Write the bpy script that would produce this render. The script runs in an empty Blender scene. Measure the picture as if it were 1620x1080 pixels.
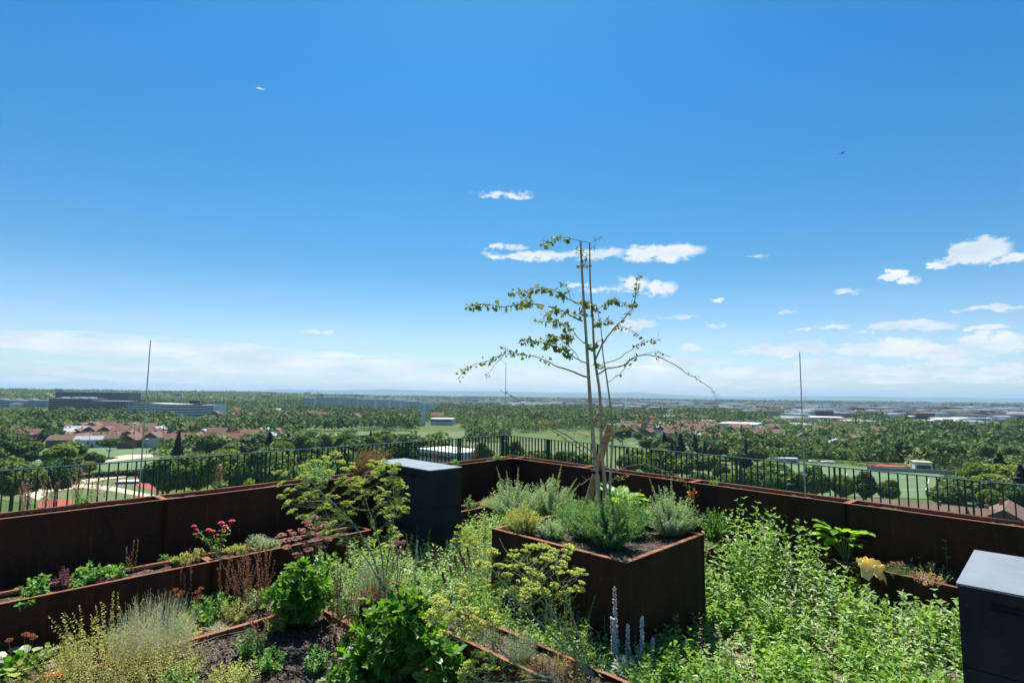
import bpy, math, random
import numpy as np
from mathutils import Vector, Matrix
R = math.radians
rng = np.random.default_rng(7)
random.seed(7)
SC = bpy.context.scene
COL = SC.collection

# ------------------------------------------------------------------ camera
H = 2.6
HAZE = 6.5e-5
PITCH, ROLL, YAW = 0.09689288, 0.01174608, 0.79550067
F = 1.08137747
cam_d = bpy.data.cameras.new('camera')
cam = bpy.data.objects.new('camera', cam_d); COL.objects.link(cam); SC.camera = cam
cam_d.sensor_width = 36; cam_d.lens = 18 * F
cam_d.clip_start = 0.05; cam_d.clip_end = 60000
cp, sp = math.cos(PITCH), math.sin(PITCH)
FW = np.array([0, cp, sp]); UP0 = np.array([0, -sp, cp]); RT0 = np.array([1.0, 0, 0])
cr, sr = math.cos(ROLL), math.sin(ROLL)
RT = cr * RT0 + sr * UP0; UP = -sr * RT0 + cr * UP0
cam.matrix_world = Matrix(((RT[0], UP[0], -FW[0], 0), (RT[1], UP[1], -FW[1], 0), (RT[2], UP[2], -FW[2], H), (0, 0, 0, 1)))

def ray(px, py):
    return (px - 810) / 810 * RT - (py - 540) / 810 * UP + F * FW
def U(px, py, z=0.0):
    d = ray(px, py); t = (z - H) / d[2]
    return np.array([d[0] * t, d[1] * t, z])
def P(px, py, Y):
    d = ray(px, py); t = Y / d[1]
    return np.array([d[0] * t, Y, H + d[2] * t])
EA = np.array([math.cos(YAW), math.sin(YAW), 0]); EB = np.array([-math.sin(YAW), math.cos(YAW), 0])
def W(a, b, z=0.0):
    return EA * a + EB * b + np.array([0, 0, z])

# ------------------------------------------------------------------ sky, sun, exposure
SUN_EL, SUN_AZ = 62.0, -5.0          # azimuth measured from +Y towards +X
sun_d = bpy.data.lights.new('sun', 'SUN'); sun_d.energy = 5.0; sun_d.angle = R(0.53); sun_d.color = (1, 0.95, 0.87)
sun = bpy.data.objects.new('sun', sun_d); COL.objects.link(sun)
sd = Vector((math.cos(R(SUN_EL)) * math.sin(R(SUN_AZ)), math.cos(R(SUN_EL)) * math.cos(R(SUN_AZ)), math.sin(R(SUN_EL))))
sun.rotation_euler = sd.to_track_quat('Z', 'Y').to_euler(); sun.location = (0, 0, 60)
SC.view_settings.view_transform = 'Standard'; SC.view_settings.look = 'None'
SC.view_settings.exposure = 1.0; SC.view_settings.gamma = 1.0
SC.render.engine = 'CYCLES'

world = bpy.data.worlds.new('World'); SC.world = world; world.use_nodes = True
NT = world.node_tree; NT.nodes.clear()
def wn(t, **k):
    n = NT.nodes.new(t)
    for a, v in k.items(): setattr(n, a, v)
    return n
def wl(a, b): NT.links.new(a, b)
def wmath(op, a, b=None, c=None, clamp=False):
    n = wn('ShaderNodeMath', operation=op); n.use_clamp = clamp
    for i, v in enumerate((a, b, c)):
        if v is None: continue
        if isinstance(v, (int, float)): n.inputs[i].default_value = v
        else: wl(v, n.inputs[i])
    return n.outputs[0]
sky = wn('ShaderNodeTexSky', sky_type='NISHITA'); sky.sun_disc = False
sky.sun_elevation = R(SUN_EL); sky.sun_rotation = R(SUN_AZ)
sky.altitude = 200; sky.air_density = 1.0; sky.dust_density = 0.6; sky.ozone_density = 2.2
tc = wn('ShaderNodeTexCoord'); sep = wn('ShaderNodeSeparateXYZ'); wl(tc.outputs['Generated'], sep.inputs[0])
az = wmath('ARCTAN2', sep.outputs[0], sep.outputs[1]); el = wmath('ARCSINE', sep.outputs[2])
comb = wn('ShaderNodeCombineXYZ'); wl(az, comb.inputs[0]); wl(el, comb.inputs[1])
def vm(op, a, b):
    n = wn('ShaderNodeVectorMath', operation=op)
    for i, v in enumerate((a, b)):
        if isinstance(v, tuple): n.inputs[i].default_value = v
        else: wl(v, n.inputs[i])
    return n
def noise(scale, detail, rough, sx, sy):
    m = vm('MULTIPLY', comb.outputs[0], (sx, sy, 1))
    n = wn('ShaderNodeTexNoise'); n.inputs['Scale'].default_value = scale
    n.inputs['Detail'].default_value = detail; n.inputs['Roughness'].default_value = rough
    wl(m.outputs[0], n.inputs['Vector']); return n
nz1 = noise(38, 12, 0.66, 1, 2.0); nz2 = noise(9, 4, 0.5, 1, 3.0); nz3 = noise(14, 10, 0.7, 1, 9.0)
# warp the cloud coordinates
wv = vm('SUBTRACT', nz1.outputs['Color'], (0.5, 0.5, 0.5)); wv2 = vm('MULTIPLY', wv.outputs[0], (0.075, 0.030, 0))
cc = vm('ADD', comb.outputs[0], wv2.outputs[0])
def azel(px, py):
    d = ray(px, py); d = d / np.linalg.norm(d)
    return math.atan2(d[0], d[1]), math.asin(d[2])
CUMULUS = [(1550,396,58,22,1.3),(1500,414,30,9,.8),(1600,410,36,11,.9),(1416,436,24,9,1.0),(1440,443,16,6,.7),(1045,400,76,15,1.25),(940,401,60,10,.9),(845,404,80,8,.85),(800,390,40,5,.55),
 (800,307,42,6,.5),(824,311,20,5,.7),(410,141,10,3,.5),(1003,450,30,13,.8),(1048,456,26,14,.9),(912,449,26,4,.6),(960,459,40,4,.5),(506,524,26,5,1.0),(1015,511,28,8,1.0),
 (1137,477,12,4,.8),(1575,488,55,6,1.0),(1440,516,82,9,1.0),(1318,516,30,5,.8),(1245,494,20,4,.6),(1095,549,20,9,.6),(1205,553,38,10,.9),(1282,550,32,12,1.0),
 (1410,550,78,17,.9),(1570,538,60,14,.85),(1500,560,90,15,.7),(1075,500,35,3,.5),(1137,515,14,4,.5),(1340,461,25,4,.4),(1195,405,25,3,.3),
 (1200,587,100,7,.55),(1340,584,90,9,.6),(1480,590,110,8,.55),(1600,584,60,10,.7),(1160,590,60,9,1.0),(1250,592,70,9,1.0),(1390,588,70,10,1.0),(1540,596,80,8,1.0),(1040,585,50,9,1.0),(1230,556,40,9,.9),(1350,552,50,9,1.0),(1460,552,60,10,1.0),(1590,548,50,9,1.0),(1300,575,60,7,.9),(1500,574,70,8,.9),(1270,522,14,3,.7),(1560,520,40,5,.8),(990,520,24,5,.8),(1080,572,80,8,.6),(960,582,80,9,.6),(860,588,70,8,.55),(700,578,120,8,.5)]
STRATUS = [(60,540,420,20,.75),(300,556,300,14,.7),(560,578,300,12,.7),(300,584,260,6,.6),(100,600,400,12,.3),(700,596,260,10,.6),(1150,602,600,9,.2),(900,604,400,8,.2)]
def cover(lst, src):
    acc = None
    for (x, y, w, h, amp) in lst:
        a0, e0 = azel(x, y); a1, _ = azel(x + w, y); _, e1 = azel(x, y - h)
        s = vm('SUBTRACT', src, (a0, e0, 0)); m = vm('MULTIPLY', s.outputs[0], (1 / max(1e-4, a1 - a0), 1 / max(1e-4, e1 - e0), 0))
        d = vm('DOT_PRODUCT', m.outputs[0], m.outputs[0])
        f = wmath('MULTIPLY_ADD', d.outputs['Value'], -amp, amp)
        acc = f if acc is None else wmath('MAXIMUM', acc, f)
    return acc
cu = cover(CUMULUS, cc.outputs[0]); st = cover(STRATUS, comb.outputs[0])
cu = wmath('ADD', cu, wmath('MULTIPLY_ADD', nz1.outputs['Fac'], 2.8, -1.24))
mr = wn('ShaderNodeMapRange', interpolation_type='SMOOTHSTEP'); wl(cu, mr.inputs[0]); mr.inputs[1].default_value = 0.0; mr.inputs[2].default_value = 0.9
st2 = wmath('ADD', st, wmath('MULTIPLY_ADD', nz3.outputs['Fac'], 4.2, -2.0))
mr2 = wn('ShaderNodeMapRange', interpolation_type='SMOOTHSTEP'); wl(st2, mr2.inputs[0]); mr2.inputs[1].default_value = -0.1; mr2.inputs[2].default_value = 0.75; mr2.inputs[4].default_value = 0.92
cov = wmath('MAXIMUM', mr.outputs[0], mr2.outputs[0])
cov = wmath('MULTIPLY', cov, 0.95)
shade = wn('ShaderNodeMapRange'); wl(nz2.outputs['Fac'], shade.inputs[0]); shade.inputs[1].default_value = .35; shade.inputs[2].default_value = .7
ccol = wn('ShaderNodeMix', data_type='RGBA'); wl(shade.outputs[0], ccol.inputs[0])
ccol.inputs[6].default_value = (6.3, 7.5, 8.5, 1); ccol.inputs[7].default_value = (9.4, 9.6, 9.8, 1)
hs = wn('ShaderNodeHueSaturation'); hs.inputs['Saturation'].default_value = 1.22; hs.inputs['Value'].default_value = 1.0
wl(sky.outputs[0], hs.inputs['Color'])
mixc = wn('ShaderNodeMix', data_type='RGBA'); wl(cov, mixc.inputs[0]); 
cr_ = wn('ShaderNodeValToRGB'); wl(sep.outputs[2], cr_.inputs[0]); el_ = cr_.color_ramp.elements
for q_, c_ in ((0.0, (.50, .62, .82)), (.10, (.60, .63, .68)), (.22, (.33, .57, .61)), (.5, (.18, .58, .70)), (1.0, (.14, .55, .68))):
    e_ = el_[0] if q_ == 0 else (el_[len(el_) - 1] if q_ == 1 else el_.new(q_)); e_.position = q_; e_.color = (*c_, 1)
tint = wn('ShaderNodeMix', data_type='RGBA', blend_type='MULTIPLY'); tint.inputs[0].default_value = 1; wl(hs.outputs[0], tint.inputs[6]); wl(cr_.outputs[0], tint.inputs[7])
tin2 = wn('ShaderNodeVectorMath', operation='SCALE'); wl(tint.outputs[2], tin2.inputs[0]); tin2.inputs['Scale'].default_value = 1.83
wl(tin2.outputs[0], mixc.inputs[6]); wl(ccol.outputs[2], mixc.inputs[7])
bg = wn('ShaderNodeBackground'); bg.inputs['Strength'].default_value = 0.054; wl(mixc.outputs[2], bg.inputs['Color'])
wo = wn('ShaderNodeOutputWorld'); wl(bg.outputs[0], wo.inputs['Surface'])

# ------------------------------------------------------------------ materials
def newmat(name):
    m = bpy.data.materials.new(name); m.use_nodes = True
    nt = m.node_tree; nt.nodes.clear()
    o = nt.nodes.new('ShaderNodeOutputMaterial'); b = nt.nodes.new('ShaderNodeBsdfPrincipled')
    nt.links.new(b.outputs[0], o.inputs[0])
    return m, nt, b, o
def c4(c): return (c[0], c[1], c[2], 1)
def mixrgb(nt, fac, a, b, mode='MIX'):
    n = nt.nodes.new('ShaderNodeMix'); n.data_type = 'RGBA'; n.blend_type = mode
    for i, v in ((0, fac), (6, a), (7, b)):
        if isinstance(v, (int, float)): n.inputs[i].default_value = v
        elif isinstance(v, tuple): n.inputs[i].default_value = c4(v)
        else: nt.links.new(v, n.inputs[i])
    return n.outputs[2]
def ntex(nt, scale, detail=6, rough=.6, obj=True, stretch=None, kind='ShaderNodeTexNoise'):
    t = nt.nodes.new('ShaderNodeTexCoord'); n = nt.nodes.new(kind); n.inputs['Scale'].default_value = scale
    if kind == 'ShaderNodeTexNoise':
        n.inputs['Detail'].default_value = detail; n.inputs['Roughness'].default_value = rough
    src = t.outputs['Object' if obj else 'Generated']
    if stretch:
        mp = nt.nodes.new('ShaderNodeMapping'); mp.inputs['Scale'].default_value = stretch
        nt.links.new(src, mp.inputs[0]); src = mp.outputs[0]
    nt.links.new(src, n.inputs['Vector']); return n
def ramp(nt, src, a, b):
    n = nt.nodes.new('ShaderNodeMapRange'); nt.links.new(src, n.inputs[0])
    n.inputs[1].default_value = a; n.inputs[2].default_value = b; return n.outputs[0]
def plain(name, c, rough=.6, c2=None, scale=8, metal=0, bump=0, spec=.25):
    m, nt, b, o = newmat(name); b.inputs['Specular IOR Level'].default_value = spec
    b.inputs['Roughness'].default_value = rough; b.inputs['Metallic'].default_value = metal
    n = ntex(nt, scale)
    c2 = c2 or tuple(x * .7 for x in c)
    nt.links.new(mixrgb(nt, ramp(nt, n.outputs[0], .35, .65), c, c2), b.inputs['Base Color'])
    if bump:
        bp = nt.nodes.new('ShaderNodeBump'); bp.inputs['Strength'].default_value = bump; bp.inputs['Distance'].default_value = .02
        nt.links.new(n.outputs[0], bp.inputs['Height']); nt.links.new(bp.outputs[0], b.inputs['Normal'])
    return m
def leafmat(name, c1, c2, trans=.4, rough=.5, c3=None, objvar=0.0, spec=.3, nscale=3.0):
    m, nt, b, o = newmat(name)
    g = nt.nodes.new('ShaderNodeNewGeometry')
    col = mixrgb(nt, g.outputs['Random Per Island'], c1, c2)
    if c3:
        n = ntex(nt, nscale, 3); col = mixrgb(nt, ramp(nt, n.outputs[0], .52, .66), col, c3)
    if objvar:
        oi = nt.nodes.new('ShaderNodeObjectInfo'); hsn = nt.nodes.new('ShaderNodeHueSaturation')
        nt.links.new(col, hsn.inputs['Color'])
        mr_ = nt.nodes.new('ShaderNodeMapRange'); nt.links.new(oi.outputs['Random'], mr_.inputs[0])
        mr_.inputs[3].default_value = 1 - objvar; mr_.inputs[4].default_value = 1 + objvar
        nt.links.new(mr_.outputs[0], hsn.inputs['Value'])
        mh = nt.nodes.new('ShaderNodeMapRange'); nt.links.new(oi.outputs['Random'], mh.inputs[0])
        mh.inputs[3].default_value = .53; mh.inputs[4].default_value = .47
        nt.links.new(mh.outputs[0], hsn.inputs['Hue']); col = hsn.outputs[0]
    nt.links.new(col, b.inputs['Base Color']); b.inputs['Roughness'].default_value = rough
    b.inputs['Specular IOR Level'].default_value = spec
    if trans:
        t = nt.nodes.new('ShaderNodeBsdfTranslucent')
        tcol = mixrgb(nt, 1.0, col, (1.5, 1.6, .7), 'MULTIPLY'); nt.links.new(tcol, t.inputs['Color'])
        mx = nt.nodes.new('ShaderNodeMixShader'); mx.inputs[0].default_value = trans
        nt.links.new(b.outputs[0], mx.inputs[1]); nt.links.new(t.outputs[0], mx.inputs[2]); nt.links.new(mx.outputs[0], o.inputs[0])
    return m
def corten(name, base, dark, orange, amount):
    m, nt, b, o = newmat(name)
    n1 = ntex(nt, 2.2, 8, .65, stretch=(1, 1, .5)); n2 = ntex(nt, 26, 6, .7); n3 = ntex(nt, 9, 8, .7, stretch=(1.4, 1.4, .12))
    c = mixrgb(nt, ramp(nt, n1.outputs[0], .35, .65), base, dark)
    c = mixrgb(nt, ramp(nt, n2.outputs[0], .56, .72), c, orange)
    mm = nt.nodes.new('ShaderNodeMath'); mm.operation = 'MULTIPLY'; nt.links.new(ramp(nt, n3.outputs[0], .56, .7), mm.inputs[0]); mm.inputs[1].default_value = amount
    c = mixrgb(nt, mm.outputs[0], c, orange)
    nt.links.new(c, b.inputs['Base Color']); b.inputs['Roughness'].default_value = .8; b.inputs['Specular IOR Level'].default_value = .08
    bp = nt.nodes.new('ShaderNodeBump'); bp.inputs['Strength'].default_value = .25; bp.inputs['Distance'].default_value = .004
    nt.links.new(n2.outputs[0], bp.inputs['Height']); nt.links.new(bp.outputs[0], b.inputs['Normal'])
    return m
M = {}
M['corten'] = corten('corten_shaded', (.060, .030, .019), (.028, .017, .013), (.13, .046, .02), .8)  # panel colour darkened to carry the shade on the upright faces
M['rim'] = corten('corten_rim_sunlit', (.27, .12, .075), (.18, .08, .05), (.36, .13, .06), .6)  # same steel, lighter and more orange: worn edges plus painted-in sunlight
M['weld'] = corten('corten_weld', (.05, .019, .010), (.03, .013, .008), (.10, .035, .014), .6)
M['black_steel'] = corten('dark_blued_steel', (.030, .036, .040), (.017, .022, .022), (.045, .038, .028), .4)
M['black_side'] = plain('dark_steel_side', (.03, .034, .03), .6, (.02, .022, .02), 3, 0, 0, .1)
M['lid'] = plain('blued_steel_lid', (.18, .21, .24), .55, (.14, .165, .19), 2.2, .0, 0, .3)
M['slot'] = plain('slot_black', (.004, .004, .005), .8)
def soilmat(name, c1, c2, c3):
    m, nt, b, o = newmat(name)
    v = ntex(nt, 55, kind='ShaderNodeTexVoronoi'); n = ntex(nt, 5, 6, .7); n2 = ntex(nt, 120, 4, .7)
    c = mixrgb(nt, ramp(nt, n.outputs[0], .35, .65), c1, c2)
    sepc = nt.nodes.new('ShaderNodeSeparateColor'); nt.links.new(v.outputs['Color'], sepc.inputs[0])
    c = mixrgb(nt, ramp(nt, sepc.outputs[0], .72, .8), c, c3)
    c = mixrgb(nt, ramp(nt, n2.outputs[0], .45, .7), c, (.02, .014, .01))
    nt.links.new(c, b.inputs['Base Color']); b.inputs['Roughness'].default_value = .95
    bp = nt.nodes.new('ShaderNodeBump'); bp.inputs['Strength'].default_value = 1; bp.inputs['Distance'].default_value = .03
    nt.links.new(v.outputs['Distance'], bp.inputs['Height']); nt.links.new(bp.outputs[0], b.inputs['Normal'])
    return m
M['soil'] = soilmat('soil', (.085, .06, .045), (.05, .035, .027), (.22, .17, .13))
M['gravel'] = soilmat('gravel', (.30, .20, .15), (.22, .15, .10), (.42, .33, .27))
M['railing'] = plain('green_railing_paint', (.014, .07, .052), .5, (.010, .055, .04), 20, 0, 0, .15)
M['railtop'] = plain('green_rail_gloss', (.02, .06, .045), .28, (.016, .05, .04), 20, 0, 0, .7)
M['galv'] = plain('galvanised_steel', (.42, .44, .47), .35, (.3, .32, .34), 20, .7)
M['hose'] = plain('drip_hose', (.045, .043, .05), .45)
M['wood'] = plain('stake_wood', (.42, .27, .14), .7, (.26, .16, .08), 14)
M['rubber'] = plain('black_strap', (.01, .01, .01), .7)
M['bark'] = plain('pale_bark', (.52, .43, .31), .85, (.27, .23, .17), 30, bump=.4)
M['twig'] = plain('twig', (.22, .16, .11), .8)
M['stone'] = plain('pale_stone', (.62, .6, .56), .8, (.4, .38, .35), 12)
M['brick'] = plain('red_brick', (.55, .17, .07), .9, (.4, .12, .05), 20)
M['stem_g'] = plain('green_stem', (.13, .19, .07), .6, (.17, .22, .12), 20)
M['stem_pale'] = plain('pale_stem', (.34, .36, .24), .6, (.25, .29, .18), 20)
M['stem_fennel'] = plain('fennel_stem', (.15, .23, .15), .5, (.22, .30, .22), 10)
M['stem_b'] = plain('brown_stem', (.26, .14, .08), .8, (.17, .09, .05), 20)
M['seed'] = leafmat('brown_seed_heads', (.50, .27, .15), (.24, .11, .06), .15, .8)
M['seed_pale'] = leafmat('tan_seed_heads', (.58, .40, .25), (.36, .22, .13), .15, .8)
M['orange_head'] = leafmat('orange_dry_heads', (.45, .15, .04), (.26, .08, .03), .1, .8)
M['mint'] = leafmat('mint_leaf', (.13, .26, .04), (.26, .40, .10), .42, .42, (.32, .44, .12), spec=.45)
M['mint2'] = leafmat('mint_dusty_leaf', (.26, .36, .17), (.40, .47, .28), .35, .45, spec=.45)
M['lovage'] = leafmat('lovage_leaf', (.06, .17, .02), (.15, .30, .04), .42, .5, (.24, .36, .06), spec=.3)
M['sage'] = leafmat('sage_leaf', (.12, .26, .06), (.20, .34, .10), .4, .5)
M['artem'] = leafmat('silvery_artemisia', (.28, .38, .24), (.42, .50, .35), .35, .6, (.24, .34, .12))
M['rosemary'] = leafmat('feathery_green', (.13, .26, .08), (.24, .38, .16), .35, .55)
M['oregano'] = leafmat('oregano_leaf', (.33, .37, .10), (.46, .45, .18), .4, .6, (.38, .33, .16))
M['silver'] = leafmat('silver_leaf', (.33, .38, .31), (.46, .49, .43), .2, .8)
M['woolly'] = leafmat('woolly_spike', (.44, .43, .46), (.58, .56, .58), .15, .8)
M['silver_grass'] = leafmat('silver_grass', (.50, .52, .42), (.66, .62, .54), .3, .6, (.34, .42, .26))
M['fennel_leaf'] = leafmat('fennel_thread', (.24, .36, .09), (.38, .48, .14), .35, .6)
M['fennel_fl'] = leafmat('fennel_flower', (.62, .61, .11), (.46, .55, .14), .3, .7)
M['pink_dry'] = leafmat('faded_pink_heads', (.58, .30, .24), (.42, .20, .16), .2, .8)
M['allium'] = leafmat('dull_pink_allium', (.55, .26, .27), (.36, .15, .17), .15, .8)
M['pink'] = leafmat('pink_petals', (.62, .06, .13), (.70, .14, .22), .3, .6)
M['purple'] = leafmat('purple_flowers', (.24, .14, .34), (.36, .22, .44), .25, .7)
M['darkpurple'] = leafmat('dark_purple_spikes', (.26, .08, .13), (.15, .045, .08), .1, .8)
M['yellowleaf'] = leafmat('yellowed_leaf', (.78, .56, .22), (.86, .70, .40), .4, .6)
M['broad'] = leafmat('broad_veined_leaf', (.16, .31, .04), (.25, .40, .07), .5, .45)
M['ginkgo'] = leafmat('fan_leaves', (.085, .15, .03), (.17, .22, .05), .35, .5, (.26, .17, .05))
M['drygrass'] = leafmat('dry_grass', (.42, .27, .16), (.30, .18, .10), .3, .7)
M['tree'] = leafmat('tree_foliage', (.045, .095, .018), (.12, .185, .032), .22, .6, objvar=.28, spec=.2)
M['tree_y'] = leafmat('tree_foliage_light', (.085, .14, .022), (.17, .23, .04), .3, .6, objvar=.25, spec=.2)
M['conifer'] = leafmat('conifer_foliage', (.014, .040, .014), (.030, .062, .022), .12, .6, objvar=.2, spec=.2)
M['wood_far'] = leafmat('woodland_foliage', (.045, .10, .022), (.14, .20, .045), .15, .7, (.20, .23, .07), spec=.1, nscale=.03)
M['wood_dark'] = leafmat('dark_woodland_foliage', (.030, .068, .018), (.095, .145, .034), .15, .7, (.15, .19, .05), spec=.1, nscale=.05)
M['trunk'] = plain('tree_trunk', (.09, .065, .045), .9)
M['pitch'] = plain('pitch_turf', (.075, .125, .05), .9, (.095, .145, .06), .08)
M['grass'] = plain('mown_grass', (.065, .10, .03), .9, (.10, .125, .045), .09)
M['sand'] = plain('sand_path', (.42, .36, .27), .9, (.36, .31, .23), .3)
M['asphalt'] = plain('asphalt', (.12, .12, .125), .9, (.10, .10, .105), .3)
M['redcourt'] = plain('red_rubber', (.28, .07, .05), .9, (.24, .06, .045), .3)
M['blue'] = plain('blue_mat', (.05, .10, .42), .6)
M['tan'] = plain('stubble_field', (.36, .31, .19), .9, (.30, .27, .16), .01)
M['rooft'] = plain('red_roof_tiles', (.175, .08, .058), .85, (.115, .058, .045), .6)
M['roofb'] = plain('brown_roof_tiles', (.16, .10, .075), .85, (.12, .075, .055), .6)
M['roofg'] = plain('grey_roof', (.30, .32, .34), .7, (.24, .25, .27), .6)
M['render'] = plain('white_render', (.62, .60, .55), .9, (.52, .50, .46), .3)
M['brownwall'] = plain('brown_wall', (.28, .15, .10), .9, (.22, .12, .08), .3)
M['glass'] = plain('window_dark', (.03, .04, .05), .2, (.05, .06, .07), .4)
M['whitec'] = plain('white_cladding', (.62, .64, .66), .6, (.54, .57, .60), .1)
M['silverc'] = plain('silver_cladding', (.55, .60, .66), .5, (.48, .53, .60), .1)
M['brownc'] = plain('bronze_cladding', (.22, .18, .14), .5, (.17, .145, .12), .1)
M['bluec'] = plain('blue_grey_concrete', (.55, .60, .66), .7, (.47, .52, .58), .1)
M['beigec'] = plain('beige_concrete', (.34, .31, .26), .8, (.28, .26, .22), .1)
M['whitehead'] = plain('white_lamp_housing', (.8, .8, .8), .5)
M['polegrey'] = plain('pole_grey', (.30, .33, .33), .6)
M['fence'] = plain('fence_grey', (.38, .38, .38), .8)
M['busred'] = plain('dull_red_paint', (.42, .11, .07), .6)

MK_ = {m.name: k for k, m in M.items()}
# ------------------------------------------------------------------ mesh accumulation
class G:
    def __init__(s): s.v = []; s.f = []; s.n = 0
    def add(s, V, Fs):
        V = np.asarray(V, float).reshape(-1, 3)
        for f in (Fs if isinstance(Fs, list) else [Fs]): s.f.append(np.asarray(f, int) + s.n)
        s.v.append(V); s.n += len(V); return s
    def box(s, c, d, R3=None):
        c = np.array(c, float); h = np.array(d, float) / 2
        V = np.array([[x, y, z] for z in (-1, 1) for y in (-1, 1) for x in (-1, 1)]) * h
        if R3 is not None: V = V @ np.asarray(R3).T
        return s.add(V + c, np.array([[0, 2, 3, 1], [4, 5, 7, 6], [0, 1, 5, 4], [1, 3, 7, 5], [3, 2, 6, 7], [2, 0, 4, 6]]))
    def prism(s, poly, z0, z1):
        n = len(poly); V = [(p[0], p[1], z0) for p in poly] + [(p[0], p[1], z1) for p in poly]
        s.add(V, [np.array([[i, (i + 1) % n, n + (i + 1) % n, n + i] for i in range(n)]), np.array([list(range(n, 2 * n))]), np.array([list(range(n - 1, -1, -1))])]); return s
    def build(s, name, mat, parent=None, smooth=False, loc=None):
        me = bpy.data.meshes.new(name)
        V = np.concatenate(s.v); 
        if loc is not None: V = V - np.asarray(loc)
        me.vertices.add(len(V)); me.vertices.foreach_set('co', V.astype(np.float32).ravel())
        tot = [np.full(len(f), f.shape[1]) for f in s.f]; tot = np.concatenate(tot)
        idx = np.concatenate([f.ravel() for f in s.f])
        me.loops.add(len(idx)); me.loops.foreach_set('vertex_index', idx.astype(np.int32))
        me.polygons.add(len(tot)); st_ = np.concatenate([[0], np.cumsum(tot)[:-1]])
        me.polygons.foreach_set('loop_start', st_.astype(np.int32)); me.polygons.foreach_set('loop_total', tot.astype(np.int32))
        me.polygons.foreach_set('use_smooth', np.full(len(tot), bool(smooth)))
        me.update(calc_edges=True); me.validate()
        me.materials.append(M[mat] if isinstance(mat, str) else mat)
        o = bpy.data.objects.new(name, me); COL.objects.link(o)
        if parent is not None: o.parent = parent
        elif loc is not None: o.location = Vector(loc)
        return o
def tag(o, label, cat, group=None):
    o['label'] = label; o['category'] = cat
    if group: o['group'] = group
    return o
def thing(name, label, cat, loc=(0, 0, 0), rz=0, group=None):
    o = bpy.data.objects.new(name, None); COL.objects.link(o); o.empty_display_size = .2
    o.location = Vector([float(v) for v in loc]); o.rotation_euler = (0, 0, rz); return tag(o, label, cat, group)
def structure(o, kind='structure'): o['kind'] = kind; return o
def dup(root, loc, rz=0, sc=1, label=None, group=None):
    r = root.copy(); COL.objects.link(r); r.location = Vector([float(v) for v in loc]); r.rotation_euler = (0, 0, rz)
    r.scale = (sc, sc, sc) if np.isscalar(sc) else sc
    if label: r['label'] = label
    if group: r['group'] = group
    for ch in list(root.children):
        c = ch.copy(); COL.objects.link(c); c.parent = r
        for g in ch.children:
            d = g.copy(); COL.objects.link(d); d.parent = c
    return r
def px_of(x, y, z=-30.0):
    v = np.array([x, y, z - H]); dz = v @ FW
    return 810 + 810 * F * (v @ RT) / dz
ANCH = [(60, 'at the left edge'), (120, 'below the bronze offices'), (180, 'by the lone flat tree'), (240, 'by the left lightning rod'), (300, 'below the curved white office'), (370, 'left of the tower block'), (440, 'left of the central meadow'), (510, 'below the tallest terraced slab'),
        (580, 'behind the central meadow'), (650, 'left of the white pillar'), (710, 'by the white pillar'), (770, 'left of the corner rod'), (830, 'right of the corner rod'), (900, 'left of the young tree'), (960, 'behind the tree stems'), (1030, 'right of the wooden stake'),
        (1100, 'in front of the suburb'), (1160, 'by the white warehouse'), (1220, 'left of the right rod'), (1280, 'by the right lightning rod'), (1340, 'by the red trailer'), (1400, 'behind the board fence'), (1450, 'left of the pale shed'), (1510, 'behind the pale shed'), (1570, 'right of the pale shed'), (9999, 'at the right edge')]
def anchor(x, y):
    p = px_of(x, y)
    for a, t in ANCH:
        if p < a: return t
def nrm(v): return v / np.maximum(1e-9, np.linalg.norm(v, axis=-1, keepdims=True))

# leaf templates: base at origin, length along +Y, upper side +Z
def tmpl(half, zc=.12, droop=.12):
    pts = [(0, 0)] + half + [(0, 1)]
    mid = [(0, y, -zc * .0 - droop * y * y) for _, y in pts]
    V = []; idx = []
    ys = [p[1] for p in pts]; n = len(pts)
    mids = []; L = []; Rr = []
    for (x, y) in pts:
        mids.append(len(V)); V.append((0, y, -droop * y * y))
        if x > 0:
            Rr.append(len(V)); V.append((x, y, zc * x - droop * y * y)); L.append(len(V)); V.append((-x, y, zc * x - droop * y * y))
        else: Rr.append(mids[-1]); L.append(mids[-1])
    q = []; t = []
    for i in range(n - 1):
        for S_, flip in ((Rr, 0), (L, 1)):
            f = [mids[i], S_[i], S_[i + 1], mids[i + 1]]
            f = list(dict.fromkeys(f))
            if flip: f = f[::-1]
            (q if len(f) == 4 else t).append(f)
    Fs = []
    if q: Fs.append(np.array(q))
    if t: Fs.append(np.array(t))
    return np.array(V, float), Fs
T_LANCE = tmpl([(.17, .3), (.16, .6)], .5, .22)
T_MINT = tmpl([(.24, .28), (.21, .65)], .6, .28)
T_OVAL = tmpl([(.22, .25), (.30, .6), (.20, .88)], .3, .12)
T_ROUND = tmpl([(.40, .25), (.48, .6), (.25, .92)], .15, .08)
T_NEEDLE = (np.array([(-.06, 0, 0), (.06, 0, 0), (0, 1, 0)]), [np.array([[0, 1, 2]])])
T_BLADE = (np.array([(-.03, 0, 0), (.03, 0, 0), (.03, .55, .03), (-.03, .55, .03), (0, 1, -.08)]), [np.array([[0, 1, 2, 3]]), np.array([[3, 2, 4]])])
T_LOBED = (lambda pts: (np.array(pts, float), [np.array([[0, 1, 2], [0, 2, 3], [0, 3, 4], [0, 4, 5], [0, 5, 6], [0, 6, 7], [0, 7, 8], [0, 8, 9], [0, 9, 10], [0, 10, 11]])]))(
    [(0, 0, 0), (.30, .12, .10), (.16, .30, .0), (.52, .44, .12), (.24, .62, -.02), (.22, .86, .0), (0, 1.05, -.14), (-.22, .84, .0), (-.24, .60, -.02), (-.50, .46, .12), (-.17, .30, 0), (-.30, .10, .10)])
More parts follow.
